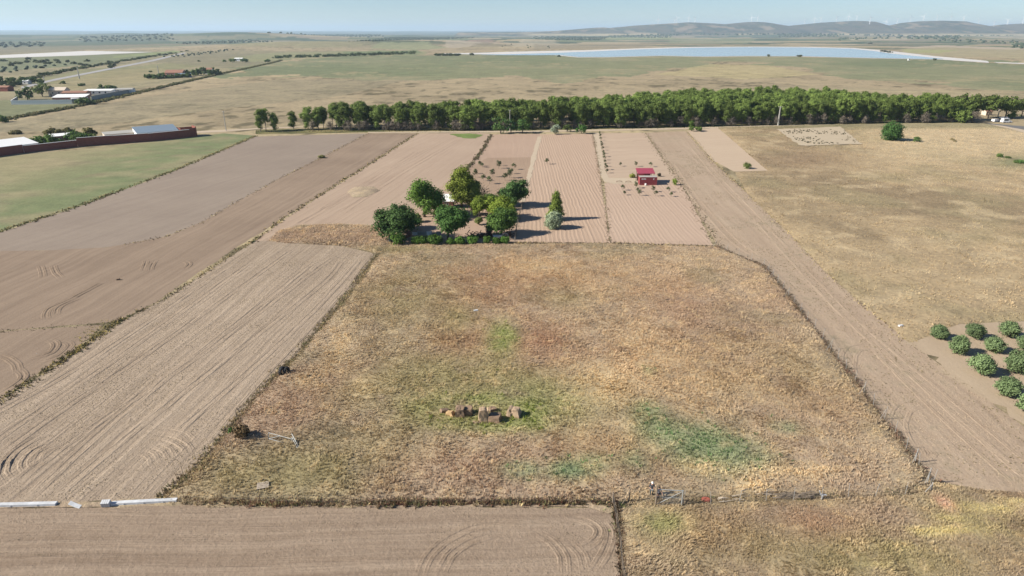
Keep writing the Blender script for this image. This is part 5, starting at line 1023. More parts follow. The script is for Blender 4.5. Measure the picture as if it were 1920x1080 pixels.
# olive orchards far out on the plain, each too small to count
OV = []; OC = []
ico = [(0, 0, 1), (.89, 0, .45), (.28, .85, .45), (-.72, .53, .45), (-.72, -.53, .45), (.28, -.85, .45), (.72, .53, -.3), (-.28, .85, -.3), (-.89, 0, -.3), (-.28, -.85, -.3), (.72, -.53, -.3)]
icf = [(0, 1, 2), (0, 2, 3), (0, 3, 4), (0, 4, 5), (0, 5, 1), (1, 6, 2), (2, 7, 3), (3, 8, 4), (4, 9, 5), (5, 10, 1), (6, 7, 2), (7, 8, 3), (8, 9, 4), (9, 10, 5), (10, 6, 1)]
ico = np.array(ico); OF = []; q = np.random.default_rng(4)
for poly, sp, s in (([(300, 107.5), (425, 94), (440, 95), (345, 107.5)], 17, 2.4), ([(340, 84), (520, 79), (470, 76.5), (330, 81)], 40, 5), ([(610, 82), (700, 87), (800, 76), (900, 72), (760, 71)], 30, 4.4), ([(1000, 77), (1130, 76), (1140, 70), (1000, 70)], 44, 5.5), ([(1140, 71.5), (1260, 71.5), (1260, 68.5), (1140, 68)], 60, 7), ([(1460, 71), (1570, 71), (1570, 68.5), (1460, 68)], 70, 8), ([(1700, 75.5), (1800, 75.5), (1800, 72), (1700, 71.5)], 55, 7), ([(1895, 91), (1960, 94), (1960, 82), (1900, 82)], 30, 4.5), ([(-60, 92), (90, 88), (80, 80), (-60, 82)], 34, 5), ([(150, 80), (330, 77), (320, 72), (150, 74)], 60, 7), ([(0, 141), (90, 126), (150, 121), (0, 128)], 12, 2.2), ([(920, 85), (1040, 87), (1060, 92), (960, 91)], 60, 2.5), ([(1560, 78), (1570, 73), (1690, 72), (1690, 74)], 80, 7), ([(1750, 79), (1930, 84), (1930, 80), (1760, 75)], 60, 6), ([(500, 75), (720, 70), (700, 66), (500, 68)], 90, 9), ([(1160, 69), (1900, 69.5), (1900, 67), (1160, 66)], 130, 13)):
    P = PG(poly); x0, y0 = np.min(P, 0); x1, y1 = np.max(P, 0); X, Y = np.meshgrid(np.arange(x0, x1, sp), np.arange(y0, y1, sp * 1.6)); X = X.ravel(); Y = Y.ravel(); X = X + q.normal(size=X.shape) * sp * .12; Y = Y + q.normal(size=X.shape) * sp * .12 + X * .15 % sp
    k = inpoly(X, Y, P); X, Y = X[k][:700], Y[k][:700]; Z = relief(X, Y)
    for xx, yy, zz in zip(X, Y, Z):
        b = len(OV) * 11; OV.append(ico * np.array((s * q.uniform(.8, 1.2), s * q.uniform(.8, 1.2), s * .8)) * q.uniform(.8, 1.15, (11, 1)) + np.array((xx, yy, zz + s * .45))); OF.append(np.array(icf) + b); OC.append(np.repeat([np.array((.055, .075, .045)) * q.uniform(.7, 1.3)], 11, 0))
tag(ob('olive_orchard', mesh_np('olive_orchard', np.concatenate(OV), np.concatenate(OF), M['leaf'], np.concatenate(OC))), kind='stuff')

# ------------------------------------------------------------------ fences, gate, people, stones, small things
M['darkwire'] = plain('dull_wire', (.12, .11, .1), .8, .2, 3)
M['dullpost'] = plain('weathered_post', (.3, .29, .27), .8, .25, 3)
def fence(name, pix, sp, h, label, mat='dullpost', r_=.035, wires=4, lean=.08, seed=1, brace=False, mesh=True, wm='darkwire'):
    P = PG(pix); a = P[0]; e = empty(name, (*a, 0), 0, label, 'fence'); rr = random.Random(seed); tops = []
    for i in range(len(P) - 1):
        L = math.hypot(P[i + 1][0] - P[i][0], P[i + 1][1] - P[i][1]); n = max(1, round(L / sp))
        for k in range(n + (i == len(P) - 2)):
            t = k / n; x = P[i][0] + (P[i + 1][0] - P[i][0]) * t - a[0]; y = P[i][1] + (P[i + 1][1] - P[i][1]) * t - a[1]; hh = h * rr.uniform(.9, 1.06)
            tp = (x + rr.uniform(-lean, lean) * h, y + rr.uniform(-lean, lean) * h, hh); mb = MB(); mb.tube([(x, y, -.1), tp], r_, 6)
            if brace and (k == 0 or rr.random() < .12): mb.tube([(x, y, hh * .8), (x - .9, y - .5, 0)], r_ * .8, 5)
            mb.build('post', M[mat], e); tops.append(((x, y, 0), tp))
    mb = MB(); L3 = lambda q, t: tuple(q[0][j] + (q[1][j] - q[0][j]) * t for j in range(3))
    for w in range(wires):
        t = (w + .6) / (wires - .2)
        for u, v in zip(tops, tops[1:]):
            p, q = Vector(L3(u, min(t, .98))), Vector(L3(v, min(t, .98))); mb.tube([p, p.lerp(q, .5) - Vector((0, 0, .05)), q], .006, 3, False)
    if mesh:
        for u, v in zip(tops, tops[1:]):
            n = max(2, int((Vector(u[0]) - Vector(v[0])).length / .22))
            for k in range(n):
                t = k / n; b0 = Vector(u[0]).lerp(Vector(v[0]), t); b1 = Vector(u[1]).lerp(Vector(v[1]), t); mb.tube([b0, b1], .004, 3, False)
    mb.build('wire_mesh', M[wm], e); return e
fence('wire_fence', [(1342, 463), (1432, 500), (1477, 556), (1557, 656), (1657, 787), (1748, 908)], 3.4, 1.75, 'grey wire mesh fence on metal posts down the right side of the meadow', r_=.026, seed=3, brace=True)
fence('wire_fence', [(728, 460), (702, 486), (662, 542), (562, 662), (482, 742), (402, 842), (345, 898)], 6.5, 1.5, 'thin wire fence in the weeds down the left side of the meadow', r_=.03, seed=4, mat='wood')
fence('wire_fence', [(345, 938), (560, 947), (760, 946), (960, 944), (1148, 945)], 4.6, 1.25, 'low wire fence in reddish weeds along the near left edge of the meadow', r_=.025, seed=5, mat='rust')
fence('wire_fence', [(1280, 948), (1333, 948), (1385, 945), (1436, 945), (1487, 942), (1540, 940), (1590, 935), (1640, 933), (1696, 930), (1742, 921)], 2.7, 1.7, 'wire fence on pale leaning posts right of the open gate', r_=.026, seed=6, lean=.1)
fence('wire_fence', [(1150, 946), (1156, 985), (1163, 1030), (1172, 1110), (1190, 1290)], 3.2, 1.6, 'wire fence overgrown with brown weeds running down between soil and rough grass', r_=.04, seed=7, mat='wood')
fence('wire_fence', [(964, 457), (1050, 457.5), (1145, 457.5), (1240, 460.5), (1342, 463)], 4, 1.1, 'low wire fence in dry weeds along the far edge of the meadow', r_=.03, seed=8, mat='wood', mesh=False)
fence('wire_fence', [(966, 456), (970, 425), (976, 400), (981, 385)], 3, 1.6, 'dark wire fence down the right side of the homestead yard', r_=.045, seed=9, mat='wood')
fence('wire_fence', [(737, 457), (790, 457), (850, 456.5), (910, 456), (964, 456)], 3, 1.3, 'wire fence behind the hedge at the front of the homestead yard', r_=.035, seed=10)
fence('broken_fence', [(396, 858), (424, 846), (452, 836), (480, 830), (503, 828)], 1.7, 1.05, 'sagging old fence of grey posts overgrown with weeds left of the fallen rails', r_=.04, seed=11, mat='wood', lean=.12)
# fallen white gate frame
def rails(name, segs, r_, mat, label, cat, loc, group=None):
    mb = MB()
    for s in segs: mb.tube([Vector(p) - Vector(loc) for p in s], r_, 6)
    return tag(mb.build(name, M[mat], None, loc), label, cat, group)
def Gz(px, py, z): q = G(px, py); return (q[0], q[1], z)
rails('fallen_gate', [[Gz(505, 824, .9), Gz(549, 834, .75)], [Gz(505, 829, .45), Gz(549, 838, .25)], [Gz(505, 826, .1), Gz(505, 824, .95)], [Gz(549, 837, .1), Gz(549, 834, .8)], [Gz(505, 829, .45), Gz(527, 829, .82)]], .035, 'metal', 'fallen whitish gate frame leaning in the weeds, its two rails side by side', 'gate', G(505, 829))
rails('fallen_rail', [[Gz(549, 826, .9), Gz(563, 846, .25)], [Gz(549, 830, .7), Gz(566, 858, .1)], [Gz(566, 858, .05), Gz(562, 872, .05)]], .05, 'metal', 'bent pale rail running down from the fallen gate frame', 'rail', G(556, 842))
# the standing open gate
gl, gr = Vector(G(1230, 948.5)), Vector(G(1277.5, 951.5)); gh = hgt(1230, 948.5, 914)
e = empty('gate', gl, math.atan2(gr.y - gl.y, gr.x - gl.x), 'galvanised gate leaf standing open beside the two people', 'gate'); gw = (gr - gl).length
mb = MB(); mb.tube([(0, 0, .1), (0, 0, gh * .92)], .045, 8); mb.tube([(gw, 0, .1), (gw, 0, gh * .92)], .06, 8); mb.tube([(0, 0, gh * .9), (gw, 0, gh * .9)], .045, 8); mb.tube([(0, 0, .15), (gw, 0, .15)], .035, 8); mb.build('frame', M['metal'], e)
mb = MB(); mb.tube([(.05, 0, .2), (gw - .05, 0, gh * .86)], .03, 6); mb.tube([(0, 0, gh * .5), (gw, 0, gh * .5)], .02, 6); mb.build('brace', M['metal'], e)
mb = MB()
for i in range(18): mb.tube([(gw * i / 18, .0, .15), (gw * i / 18, .0, gh * .9)], .005, 3, False)
for i in range(9): mb.tube([(0, .01, .2 + i * .18), (gw, .01, .2 + i * .18)], .005, 3, False)
mb.build('wire_mesh', M['metal'], e)
def gpost(px, pb, pt, lab, r_=.07, mat='wood', br=None):
    h = hgt(px, pb, pt); mb = MB(); mb.tube([(0, 0, -.1), (.01, 0, h)], [r_, r_ * .9], 8); mb.tube([(.01, 0, h), (.01, 0, h + .04)], [r_ * 1.1, r_ * .6], 8)
    if br: mb.tube([(0, 0, h * .85), (br, -.3, .05)], r_ * .6, 6)
    return tag(mb.build('fence_post', M['dullpost' if mat == 'metal' else mat], None, G(px, pb)), lab, 'post')
gpost(1229, 949, 911, 'grey hinge post of the open gate', .09); gpost(1179, 942, 918, 'dark post with a slanting brace left of the two people', .07, 'wood', -.7); gpost(1148.5, 946, 925, 'dark corner post where the three fences meet', .09)
gpost(1744, 924, 905, 'pale braced corner post at the right end of the front fence', .06, 'metal', -.9); gpost(1738, 908, 878, 'tall leaning pale post by the right corner', .05, 'metal', -.5); gpost(1715, 868, 842, 'pale braced post on the right fence above the corner', .05, 'metal', -.5)
# people
def person(loc, rz, h, label, shirt, trousers, hair, hat, arms, stoop=0.0, sleeve=None):
    k = h / 1.75; J = []; E = []; Rd = []; Lb = []
    def j(p, r_, lab, par=None):
        J.append((p[0] * k, p[1] * k, p[2] * k)); Rd.append(r_ * k); Lb.append(lab)
        if par is not None: E.append((par, len(J) - 1))
        return len(J) - 1
    sy = -stoop
    pel = j((0, 0, .96), .13, 't'); ab = j((0, sy * .3, 1.12), .125, 's', pel); ch = j((0, sy * .7, 1.32), .15, 's', ab); nk = j((0, sy, 1.50), .06, 'k', ch); hd = j((0, sy - .02, 1.58), .085, 'k', nk); h2 = j((0, sy - .03, 1.66), .09, 'k', hd)
    for s in (-1, 1):
        hip = j((s * .1, 0, .90), .1, 't', pel); kn = j((s * .12, -.03 + .05 * s, .5), .062, 't', hip); an = j((s * .13, .06 * s, .1), .045, 't', kn); j((s * .15, .06 * s - .13, .045), .035, 'b', an)
        sh = j((s * .2, sy * .8, 1.42), .065, 's', ch); el, wr = arms[0 if s < 0 else 1]; elj = j((s * el[0], el[1] + sy, el[2]), .047, 's', sh); wj = j((s * wr[0], wr[1] + sy, wr[2]), .032, 'k', elj)
        d = Vector((s * wr[0] - s * el[0], wr[1] - el[1], wr[2] - el[2])).normalized(); side = d.cross(Vector((0, 0, 1)) if abs(d.z) < .9 else Vector((1, 0, 0))).normalized(); w0 = Vector((s * wr[0], wr[1] + sy, wr[2]))
        palm = j(tuple(w0 + d * .07), .034, 'k', wj)
        for f in range(4):
            b = w0 + d * .1 + side * (f - 1.5) * .02; f1 = j(tuple(b), .011, 'k', palm); f2 = j(tuple(b + d * (.035 + .008 * (f in (1, 2))) + Vector((0, 0, -.012))), .0095, 'k', f1); j(tuple(b + d * .055 + Vector((0, 0, -.035))), .008, 'k', f2)
        th = j(tuple(w0 + d * .045 - side * .045 * s), .012, 'k', palm); j(tuple(w0 + d * .085 - side * .055 * s), .01, 'k', th)
    me = bpy.data.meshes.new('body'); me.from_pydata(J, E, []); o = bpy.data.objects.new('body_shape', me); COL.objects.link(o)
    m = o.modifiers.new('skin', 'SKIN')
    for i, v in enumerate(me.skin_vertices[0].data): v.radius = (Rd[i], Rd[i]); v.use_root = (i == 0)
    m2 = o.modifiers.new('sub', 'SUBSURF'); m2.levels = m2.render_levels = 2
    bpy.context.view_layer.update(); dg = bpy.context.evaluated_depsgraph_get(); me2 = bpy.data.meshes.new_from_object(o.evaluated_get(dg)); bpy.data.objects.remove(o)
    me2.materials.clear()
    for mm in (shirt, trousers, M['skin'], M['rubber']): me2.materials.append(mm)
    JA = np.array(J); co = np.empty(len(me2.polygons) * 3); me2.polygons.foreach_get('center', co); co = co.reshape(-1, 3)
    best = np.full(len(co), 1e9); lab = np.zeros(len(co), int); li = {'s': 0, 't': 1, 'k': 2, 'b': 3}
    for a, b in E:
        d = JA[b] - JA[a]; t = np.clip(((co - JA[a]) @ d) / (d @ d + 1e-9), 0, 1); dist = np.linalg.norm(co - JA[a] - t[:, None] * d, axis=1) - (Rd[a] + (Rd[b] - Rd[a]) * t) * .8; kk = dist < best; best[kk] = dist[kk]; lab[kk] = [li[Lb[b]]] * kk.sum()
    me2.polygons.foreach_set('material_index', lab.astype(np.int32)); me2.polygons.foreach_set('use_smooth', np.ones(len(co), bool))
    me2.name = 'person_body'; e = ob('person', me2, None, loc); e.rotation_euler = (0, 0, rz); tag(e, label, 'person')
    hx, hy, hz_ = 0, (sy - .03) * k, 1.66 * k
    mb = lathe(MB(), [(.102 * k, -.03 * k), (.108 * k, .02 * k), (.095 * k, .075 * k), (.055 * k, .11 * k), (.005, .12 * k)], 12)
    if hat: mb.hexa([(-.07 * k, -.2 * k, .0), (.07 * k, -.2 * k, .0), (.09 * k, -.08 * k, .0), (-.09 * k, -.08 * k, .0), (-.07 * k, -.2 * k, .015), (.07 * k, -.2 * k, .015), (.09 * k, -.08 * k, .03), (-.09 * k, -.08 * k, .03)])
    mb.build('cap' if hat else 'hair', hair, e, (hx, hy + .015 * k, hz_ + .015 * k), True)
    mb = MB(); mb.tube([(0, -.09 * k, 0), (0, -.115 * k, -.03 * k), (0, -.09 * k, -.04 * k)], [.008 * k, .016 * k, .008 * k], 5); mb.build('nose', M['skin'], e, (hx, hy, hz_ - .02 * k), True)
    mb = MB()
    for s in (-1, 1): mb.box((s * .034 * k, -.088 * k, 0), (.022 * k, .012 * k, .012 * k))
    mb.build('eyes', M['dark'], e, (hx, hy, hz_)); mb = MB(); mb.box((0, -.085 * k, -.075 * k), (.045 * k, .012 * k, .01 * k)); mb.build('mouth', M['tile'], e, (hx, hy, hz_))
    mb = MB()
    for s in (-1, 1): mb.tube([(s * .092 * k, 0, -.03 * k), (s * .1 * k, .01 * k, .0), (s * .092 * k, .01 * k, .03 * k)], [.01 * k, .014 * k, .01 * k], 5)
    mb.build('ears', M['skin'], e, (hx, hy, hz_ - .01 * k), True)
    return e
M['skin'] = plain('skin', (.45, .26, .18), .6, .08, 3)
M['shirt'] = plain('dark_grey_jacket', (.05, .055, .065), .85, .2, 4); M['shirt2'] = plain('pale_grey_shirt', (.34, .34, .38), .85, .15, 4); M['trous'] = plain('grey_trousers', (.06, .075, .075), .85, .2, 4); M['trous2'] = plain('dark_trousers', (.022, .022, .03), .85, .2, 4); M['hair'] = plain('dark_hair', (.02, .015, .012), .6, .2, 6)
g1 = G(1221, 931.5)
person(g1, -.15, 1.78, 'person in dark jacket and white cap holding a small controller, beyond the gate', M['shirt'], M['trous'], M['white'], True, [((.27, -.08, 1.15), (.09, -.3, 1.12)), ((.27, -.08, 1.15), (.09, -.3, 1.12))])
mb = MB(); mb.box((0, 0, 0), (.2, .11, .05), 0, (.4, 0)); mb.tube([(-.07, .04, .02), (-.07, .1, .12)], .008, 5); mb.tube([(.07, .04, .02), (.07, .1, .12)], .008, 5)
tag(mb.build('controller', M['metal'], None, (g1[0] - .06, g1[1] - .40, 1.15)), 'small pale controller held by the person in the white cap', 'controller')
person(G(1233, 937), .5, 1.6, 'person with dark hair and pale grey shirt right behind the gate post', M['shirt2'], M['trous2'], M['hair'], False, [((.25, -.02, 1.12), (.25, -.14, .9)), ((.26, -.05, 1.15), (.2, -.28, 1.02))], stoop=.1)
# stones
def rock(px, pb, pt, wpx, dm, mat, label, seed, rz=0.0, tilt=0.0, cracks=0, taper=.88):
    r = np.random.default_rng(seed); w = wpx * 1.16 * mpp(px, pb); dm *= 1.1; h = max(.25, hgt(px, pb, pt) - dm * .2); import bmesh
    bm = bmesh.new(); bmesh.ops.create_cube(bm, size=1); bmesh.ops.subdivide_edges(bm, edges=bm.edges[:], cuts=5, use_grid_fill=True)
    for v in bm.verts:
        x, y, z = v.co; t = 1 - (1 - taper) * (z + .5); q = np.array((x * t, y * t, z)); nq = np.linalg.norm(q); rd = q / max(nq, 1e-6) * min(nq, .68)
        n = fbm(q[0] * 2.3 + seed * 7.1, q[1] * 2.3 + q[2] * 3.1, seed, 3) - .5; q = q * .55 + rd * .45 + q / max(nq, .1) * n * .22
        if cracks:
            s = math.sin((q[0] * 1.1 + q[2] * .35) * cracks * 3.14 + seed); q[2] -= .12 * max(0, s) ** 6 * (z > 0); q[1] += .12 * max(0, s) ** 6 * (y < 0)
        v.co = (q[0] * w, q[1] * dm, (q[2] + .45) * h)
    me = bpy.data.meshes.new('rock'); bm.to_mesh(me); bm.free(); me.materials.append(M[mat]); o = ob('stone_block', me, None, G(px, pb)); o.rotation_euler = (0, tilt, rz); return tag(o, label, 'stone')
M['stoneA'] = plain('brown_stone', (.22, .15, .10), .95, .4, 2.5, .08); M['stoneB'] = plain('tan_stone', (.33, .24, .16), .95, .35, 2.5, .08); M['stoneC'] = plain('orange_stone', (.40, .27, .14), .95, .3, 2.5, .06)
rock(832, 777, 765, 14, .7, 'stoneA', 'small tilted brown slab at the left end of the stone row', 1, .4, .25)
rock(846, 783, 768, 18, .8, 'stoneC', 'orange pointed slab, second stone from the left', 2, -.5, -.2, 0, .55)
rock(862.5, 783, 760, 15, 1.1, 'stoneA', 'squarish brown block just right of the orange slab', 3, .05)
rock(878, 779, 760, 14, 1.1, 'stoneA', 'second squarish brown block, with a gap on its right', 4, -.05)
rock(907, 792, 762, 18, 1.0, 'stoneB', 'tallest rough tan block in the middle of the stone row', 5, .1, 0, 2, .8)
rock(928, 792, 773, 20, 1.2, 'stoneA', 'brown block with a shaded top, right against the tallest one', 6, -.25)
rock(924, 776, 762, 12, .7, 'stoneA', 'small dark stone behind the tallest block', 7, .3)
rock(964, 782, 760, 23, 1.2, 'stoneB', 'fractured tan block standing apart at the right end', 8, -.35, 0, 3, .75)
rock(893, 796, 788, 13, .6, 'stoneB', 'low flat stone half sunk in grass in front of the tallest block', 9, .2)
# tractor tyres
def tyre(loc, R_, w, rz, tilt, label):
    mb = MB(); n = 28; prof = [(R_ * .52, -w * .42), (R_ * .8, -w * .5), (R_ * .96, -w * .42), (R_, -w * .2), (R_, w * .2), (R_ * .96, w * .42), (R_ * .8, w * .5), (R_ * .52, w * .42), (R_ * .55, 0)]
    m = len(prof)
    for k in range(n):
        t = 2 * math.pi * k / n
        for rr_, yy in prof: f = rr_ + (.035 * R_ if (k % 2 and rr_ > R_ * .9) else 0); mb.v.append((f * math.cos(t), yy, f * math.sin(t)))
    for k in range(n):
        for i in range(m): a, b = k * m + i, k * m + (i + 1) % m; c, d = ((k + 1) % n) * m + (i + 1) % m, ((k + 1) % n) * m + i; mb.f.append((a, b, c, d)); mb.mi.append(0)
    o = mb.build('tractor_tyre', M['rubber'], None, (loc[0], loc[1], R_ * math.cos(tilt) + abs(math.sin(tilt)) * w * .5), False); o.rotation_euler = (tilt, 0, rz); return tag(o, label, 'tyre')
tg = G(530, 703); tyre(tg, .62, .42, 1.25, .04, 'big black tractor tyre standing upright at the left edge of the meadow'); tyre((tg[0] + .55, tg[1] + .12, 0), .55, .36, 1.25, -.05, 'second black tyre propped against the right side of the big one')
M['palewood'] = plain('bleached_wood', (.45, .38, .30), .9, .25, 3)
# pale troughs, boards and a pallet by the near left edge
def slab(name, a, b, w, h, label, mat='white', cat='panel', ribs=0):
    p, q = Vector(G(*a)), Vector(G(*b)); L = (q - p).length; rz = math.atan2(q.y - p.y, q.x - p.x); mb = MB()
    mb.hexa([(0, -w / 2, .02), (L, -w / 2, .02), (L, w / 2, .02), (0, w / 2, .02), (.02, -w * .42, h), (L - .02, -w * .42, h), (L - .02, w * .42, h), (.02, w * .42, h)])
    for i in range(ribs): x = L * (i + .5) / ribs; mb.box((x, 0, h + .015), (.06, w * .9, .04))
    for i in range(3): mb.box((L * (.2 + .3 * i), -w * .48, h * .5), (.05, .04, h * .8))
    o = mb.build(name, M[mat], None, p); o.rotation_euler = (0, 0, rz); return tag(o, label, cat)
M['whiteworn'] = plain('worn_white_paint', (.5, .51, .52), .7, .45, 1.4)
slab('white_beam', (210, 947), (333, 940.5), .5, .32, 'long white beam with scuffed top lying beside the soil, right of the short stacked boards', 'whiteworn', 'beam')
slab('white_beam', (-60, 951), (107, 947), .5, .3, 'long white beam cut by the left photo edge', 'whiteworn', 'beam')
mb = MB(); prev = None
for i in range(7):
    t = i / 6; p = Vector(G(131 + 20 * t, 947 + 5 * t)); p.z = .28 - .2 * math.sin(t * 1.4)
    if prev is not None:
        mb.hexa([(prev.x, prev.y - .2, prev.z - .06), (p.x, p.y - .2, p.z - .06), (p.x, p.y + .25, p.z - .02), (prev.x, prev.y + .25, prev.z - .02), (prev.x, prev.y - .2, prev.z), (p.x, p.y - .2, p.z), (p.x, p.y + .25, p.z + .04), (prev.x, prev.y + .25, prev.z + .04)])
    prev = p
tag(mb.build('curved_board', M['whiteworn']), 'short curved pale board lying between the two long white beams', 'board')
e = empty('board_stack', G(199.5, 951), .08, 'short upright stack of white slatted boards at the left end of the right beam', 'boards')
for i in range(4):
    mb = MB(); mb.box((-.3 + .2 * i, .1, .34), (.17, .5, .62), 0, (.25, 0)); mb.build('board', M['whiteworn'], e)
e = empty('pallet', G(494, 916), .3, 'small pale wooden pallet lying in the grass below the fallen gate', 'pallet')
for i in range(6):
    mb = MB(); mb.box((0, -.45 + .18 * i, .42), (1.15, .12, .03)); mb.build('slat', M['palewood'], e)
for i in range(3):
    mb = MB(); mb.box((-.5 + .5 * i, 0, .34), (.1, 1.0, .12)); mb.build('bearer', M['palewood'], e)
# things lying along the front fence
mb = MB()
for i in range(9):
    a = i * .7; mb.hexa([(math.cos(a) * .3, math.sin(a) * .25, 0), (math.cos(a) * .3 + .35, math.sin(a) * .25, 0), (math.cos(a) * .3 + .3, math.sin(a) * .25 + .3, .1), (math.cos(a) * .3, math.sin(a) * .25 + .3, .1), (math.cos(a) * .25, math.sin(a) * .2, .3 + .05 * (i % 3)), (math.cos(a) * .25 + .3, math.sin(a) * .2, .35), (math.cos(a) * .25 + .25, math.sin(a) * .2 + .25, .4), (math.cos(a) * .25, math.sin(a) * .2 + .25, .38)])
tag(mb.build('crumpled_bucket', M['orange'], None, G(1321, 943)), 'crumpled red-orange bucket on the ground right of the gate', 'bucket')
rr = random.Random(31)
def branch_pile(px, py, n, L, mat, label):
    mb = MB()
    for i in range(n):
        a = Vector((rr.uniform(-1.4, 1.4), rr.uniform(-.5, .5), rr.uniform(.05, .35))); th = rr.uniform(-.35, .35); b = a + Vector((math.cos(th), math.sin(th) * .6, rr.uniform(-.05, .12))) * rr.uniform(.4, 1) * L
        m = a.lerp(b, .5) + Vector((0, rr.uniform(-.12, .12), rr.uniform(0, .12))); mb.tube([a, m, b], [.05, .04, .02], 5)
    tag(mb.build('branch_pile', M[mat], None, G(px, py)), label, 'branches')
M['palewood'] = plain('bleached_wood', (.45, .38, .30), .9, .25, 3)
branch_pile(1366, 940, 9, 1.6, 'palewood', 'few pale bleached branches lying right of the red-orange bucket')
branch_pile(1462, 934, 40, 1.8, 'wood', 'long heap of grey cut branches behind the front fence'); branch_pile(1500, 932, 30, 1.6, 'wood', 'second heap of grey cut branches, next to the leaning white boards'); branch_pile(1412, 925, 16, 1.6, 'palewood', 'bleached straw-coloured brushwood heap behind the middle of the front fence')
e = empty('board_cross', G(1539, 936), 0, 'three white boards leaning together by the front fence', 'boards')
for p, q in (((-.3, 0, 1.0), (.15, 0, .1)), ((-.1, .1, .55), (.5, .0, .5)), ((.1, -.1, .6), (-.1, -.2, 0))):
    mb = MB(); mb.tube([p, q], .06, 4); mb.build('board', M['whiteworn'], e)
for px, py, lab in ((1580, 961, 'white stone in the rough grass, left of the other white one'), (1597, 979, 'smaller white stone below the other in the rough grass'), (1688, 614, 'white stone at the edge of the bare strip above the olives'), (1207, 984, 'white stone near the overgrown fence corner'), (1411, 975, 'pale board scrap in the rough grass'), (892, 586, 'white scrap lying in the upper meadow'), (222, 525, 'small brown stone in the brown tilled field')):
    rock(px, py, py - (6 if px != 222 else 4), 8 if px != 222 else 5, .4, 'whiteworn' if px != 222 else 'stoneA', lab, int(px), .3)
# poles and line
def pole(px, pb, pt, label, arm=1.6, r_=.16):
    h = hgt(px, pb, pt); e = empty('electric_pole', G(px, pb), 0, label, 'pole', None); mb = MB(); mb.tube([(0, 0, 0), (0, 0, h)], [r_ * 1.5, r_ * .8], 6); mb.build('pole', M['conc'], e)
    if arm:
        mb = MB(); mb.box((0, 0, h - .3), (arm, .12, .14)); mb.tube([(0, 0, h - 1.1), (arm * .4, 0, h - .35)], .04, 5); mb.tube([(0, 0, h - 1.1), (-arm * .4, 0, h - .35)], .04, 5); mb.build('crossarm', M['conc'], e)
        for s in (-1, 1):
            mb = MB(); mb.tube([(s * arm * .46, 0, h - .24), (s * arm * .46, 0, h + .05)], [.05, .06], 6); mb.build('insulator', M['white'], e)
    return e
pole(1458.5, 235.5, 199.5, 'tall grey pole with crossarm in front of the pine belt', 1.9, .28); pole(787, 243, 216, 'thin pale pole before the left part of the pine belt', 0, .14); pole(956, 246, 206, 'thin pale pole behind the bluish-green path trees', .9, .14); pole(424, 245, 208.5, 'grey pole standing alone left of the loose pines', .8, .16); pole(1871, 219, 200, 'grey pole with crossarm beside the road at right', 1.8, .2)
pole(149, 147.5, 126, 'far grey pole in the plain beyond the white farm', 2.2, .4); pole(297.5, 138, 123, 'far grey pole behind the country house', 1.6, .35); pole(83, 152, 143, 'short far pole above the far left trees', 0, .3)
# wind turbines on the ridge
def turbine_parts():
    e = empty('wind_turbine', (0, 0, 0)); H = 58; mb = MB(); mb.tube([(0, 0, -8), (0, 0, H)], [2.6, 1.8], 10); mb.build('tower', M['turbine'], e)
    mb = MB(); mb.box((0, 2.2, H + .8), (2.8, 7.5, 2.8)); mb.build('nacelle', M['turbine'], e); mb = lathe(MB(), [(.01, 0), (1.0, .3), (1.5, 1.2), (1.5, 2.2), (.01, 2.3)], 10); o = mb.build('hub', M['turbine'], e, (0, -1.4, H + .8), True); o.rotation_euler = (math.pi / 2 * -1 + math.pi, 0, 0)
    for i in range(3):
        mb = MB(); mb.hexa([(-1.6, -.3, 1), (1.8, -.3, 1), (1.6, .3, 1), (-1.4, .3, 1), (-.6, -.1, 36), (.6, -.1, 36), (.5, .1, 36), (-.5, .1, 36)]); b = mb.build('blade', M['turbine'], e, (0, -2.4, H + .8)); b.rotation_euler = (0, i * 2 * math.pi / 3, 0)
    return e
proto = turbine_parts()
TB = [1234, 1265, 1269, 1291, 1303, 1409, 1420, 1509, 1527, 1539, 1568, 1590, 1605.5, 1628, 1662, 1682.5, 1706.5, 1730.5, 1756, 1782, 1805.5, 1835, 1865, 1889.5, 1918]
nm = ['leftmost turbine of all, on the first long hill', 'left one of a close turbine pair on the second hill', 'right one of a close turbine pair on the second hill', 'turbine right of the close pair on the second hill', 'turbine near the top of the second long hill', 'fainter turbine on top of the hill above the lake middle', 'taller turbine on top of the hill above the lake middle']
def copy_tree(o, parent=None):
    c = o.copy(); COL.objects.link(c)
    if parent is not None: c.parent = parent
    for ch in list(o.children): copy_tree(ch, c)
    return c
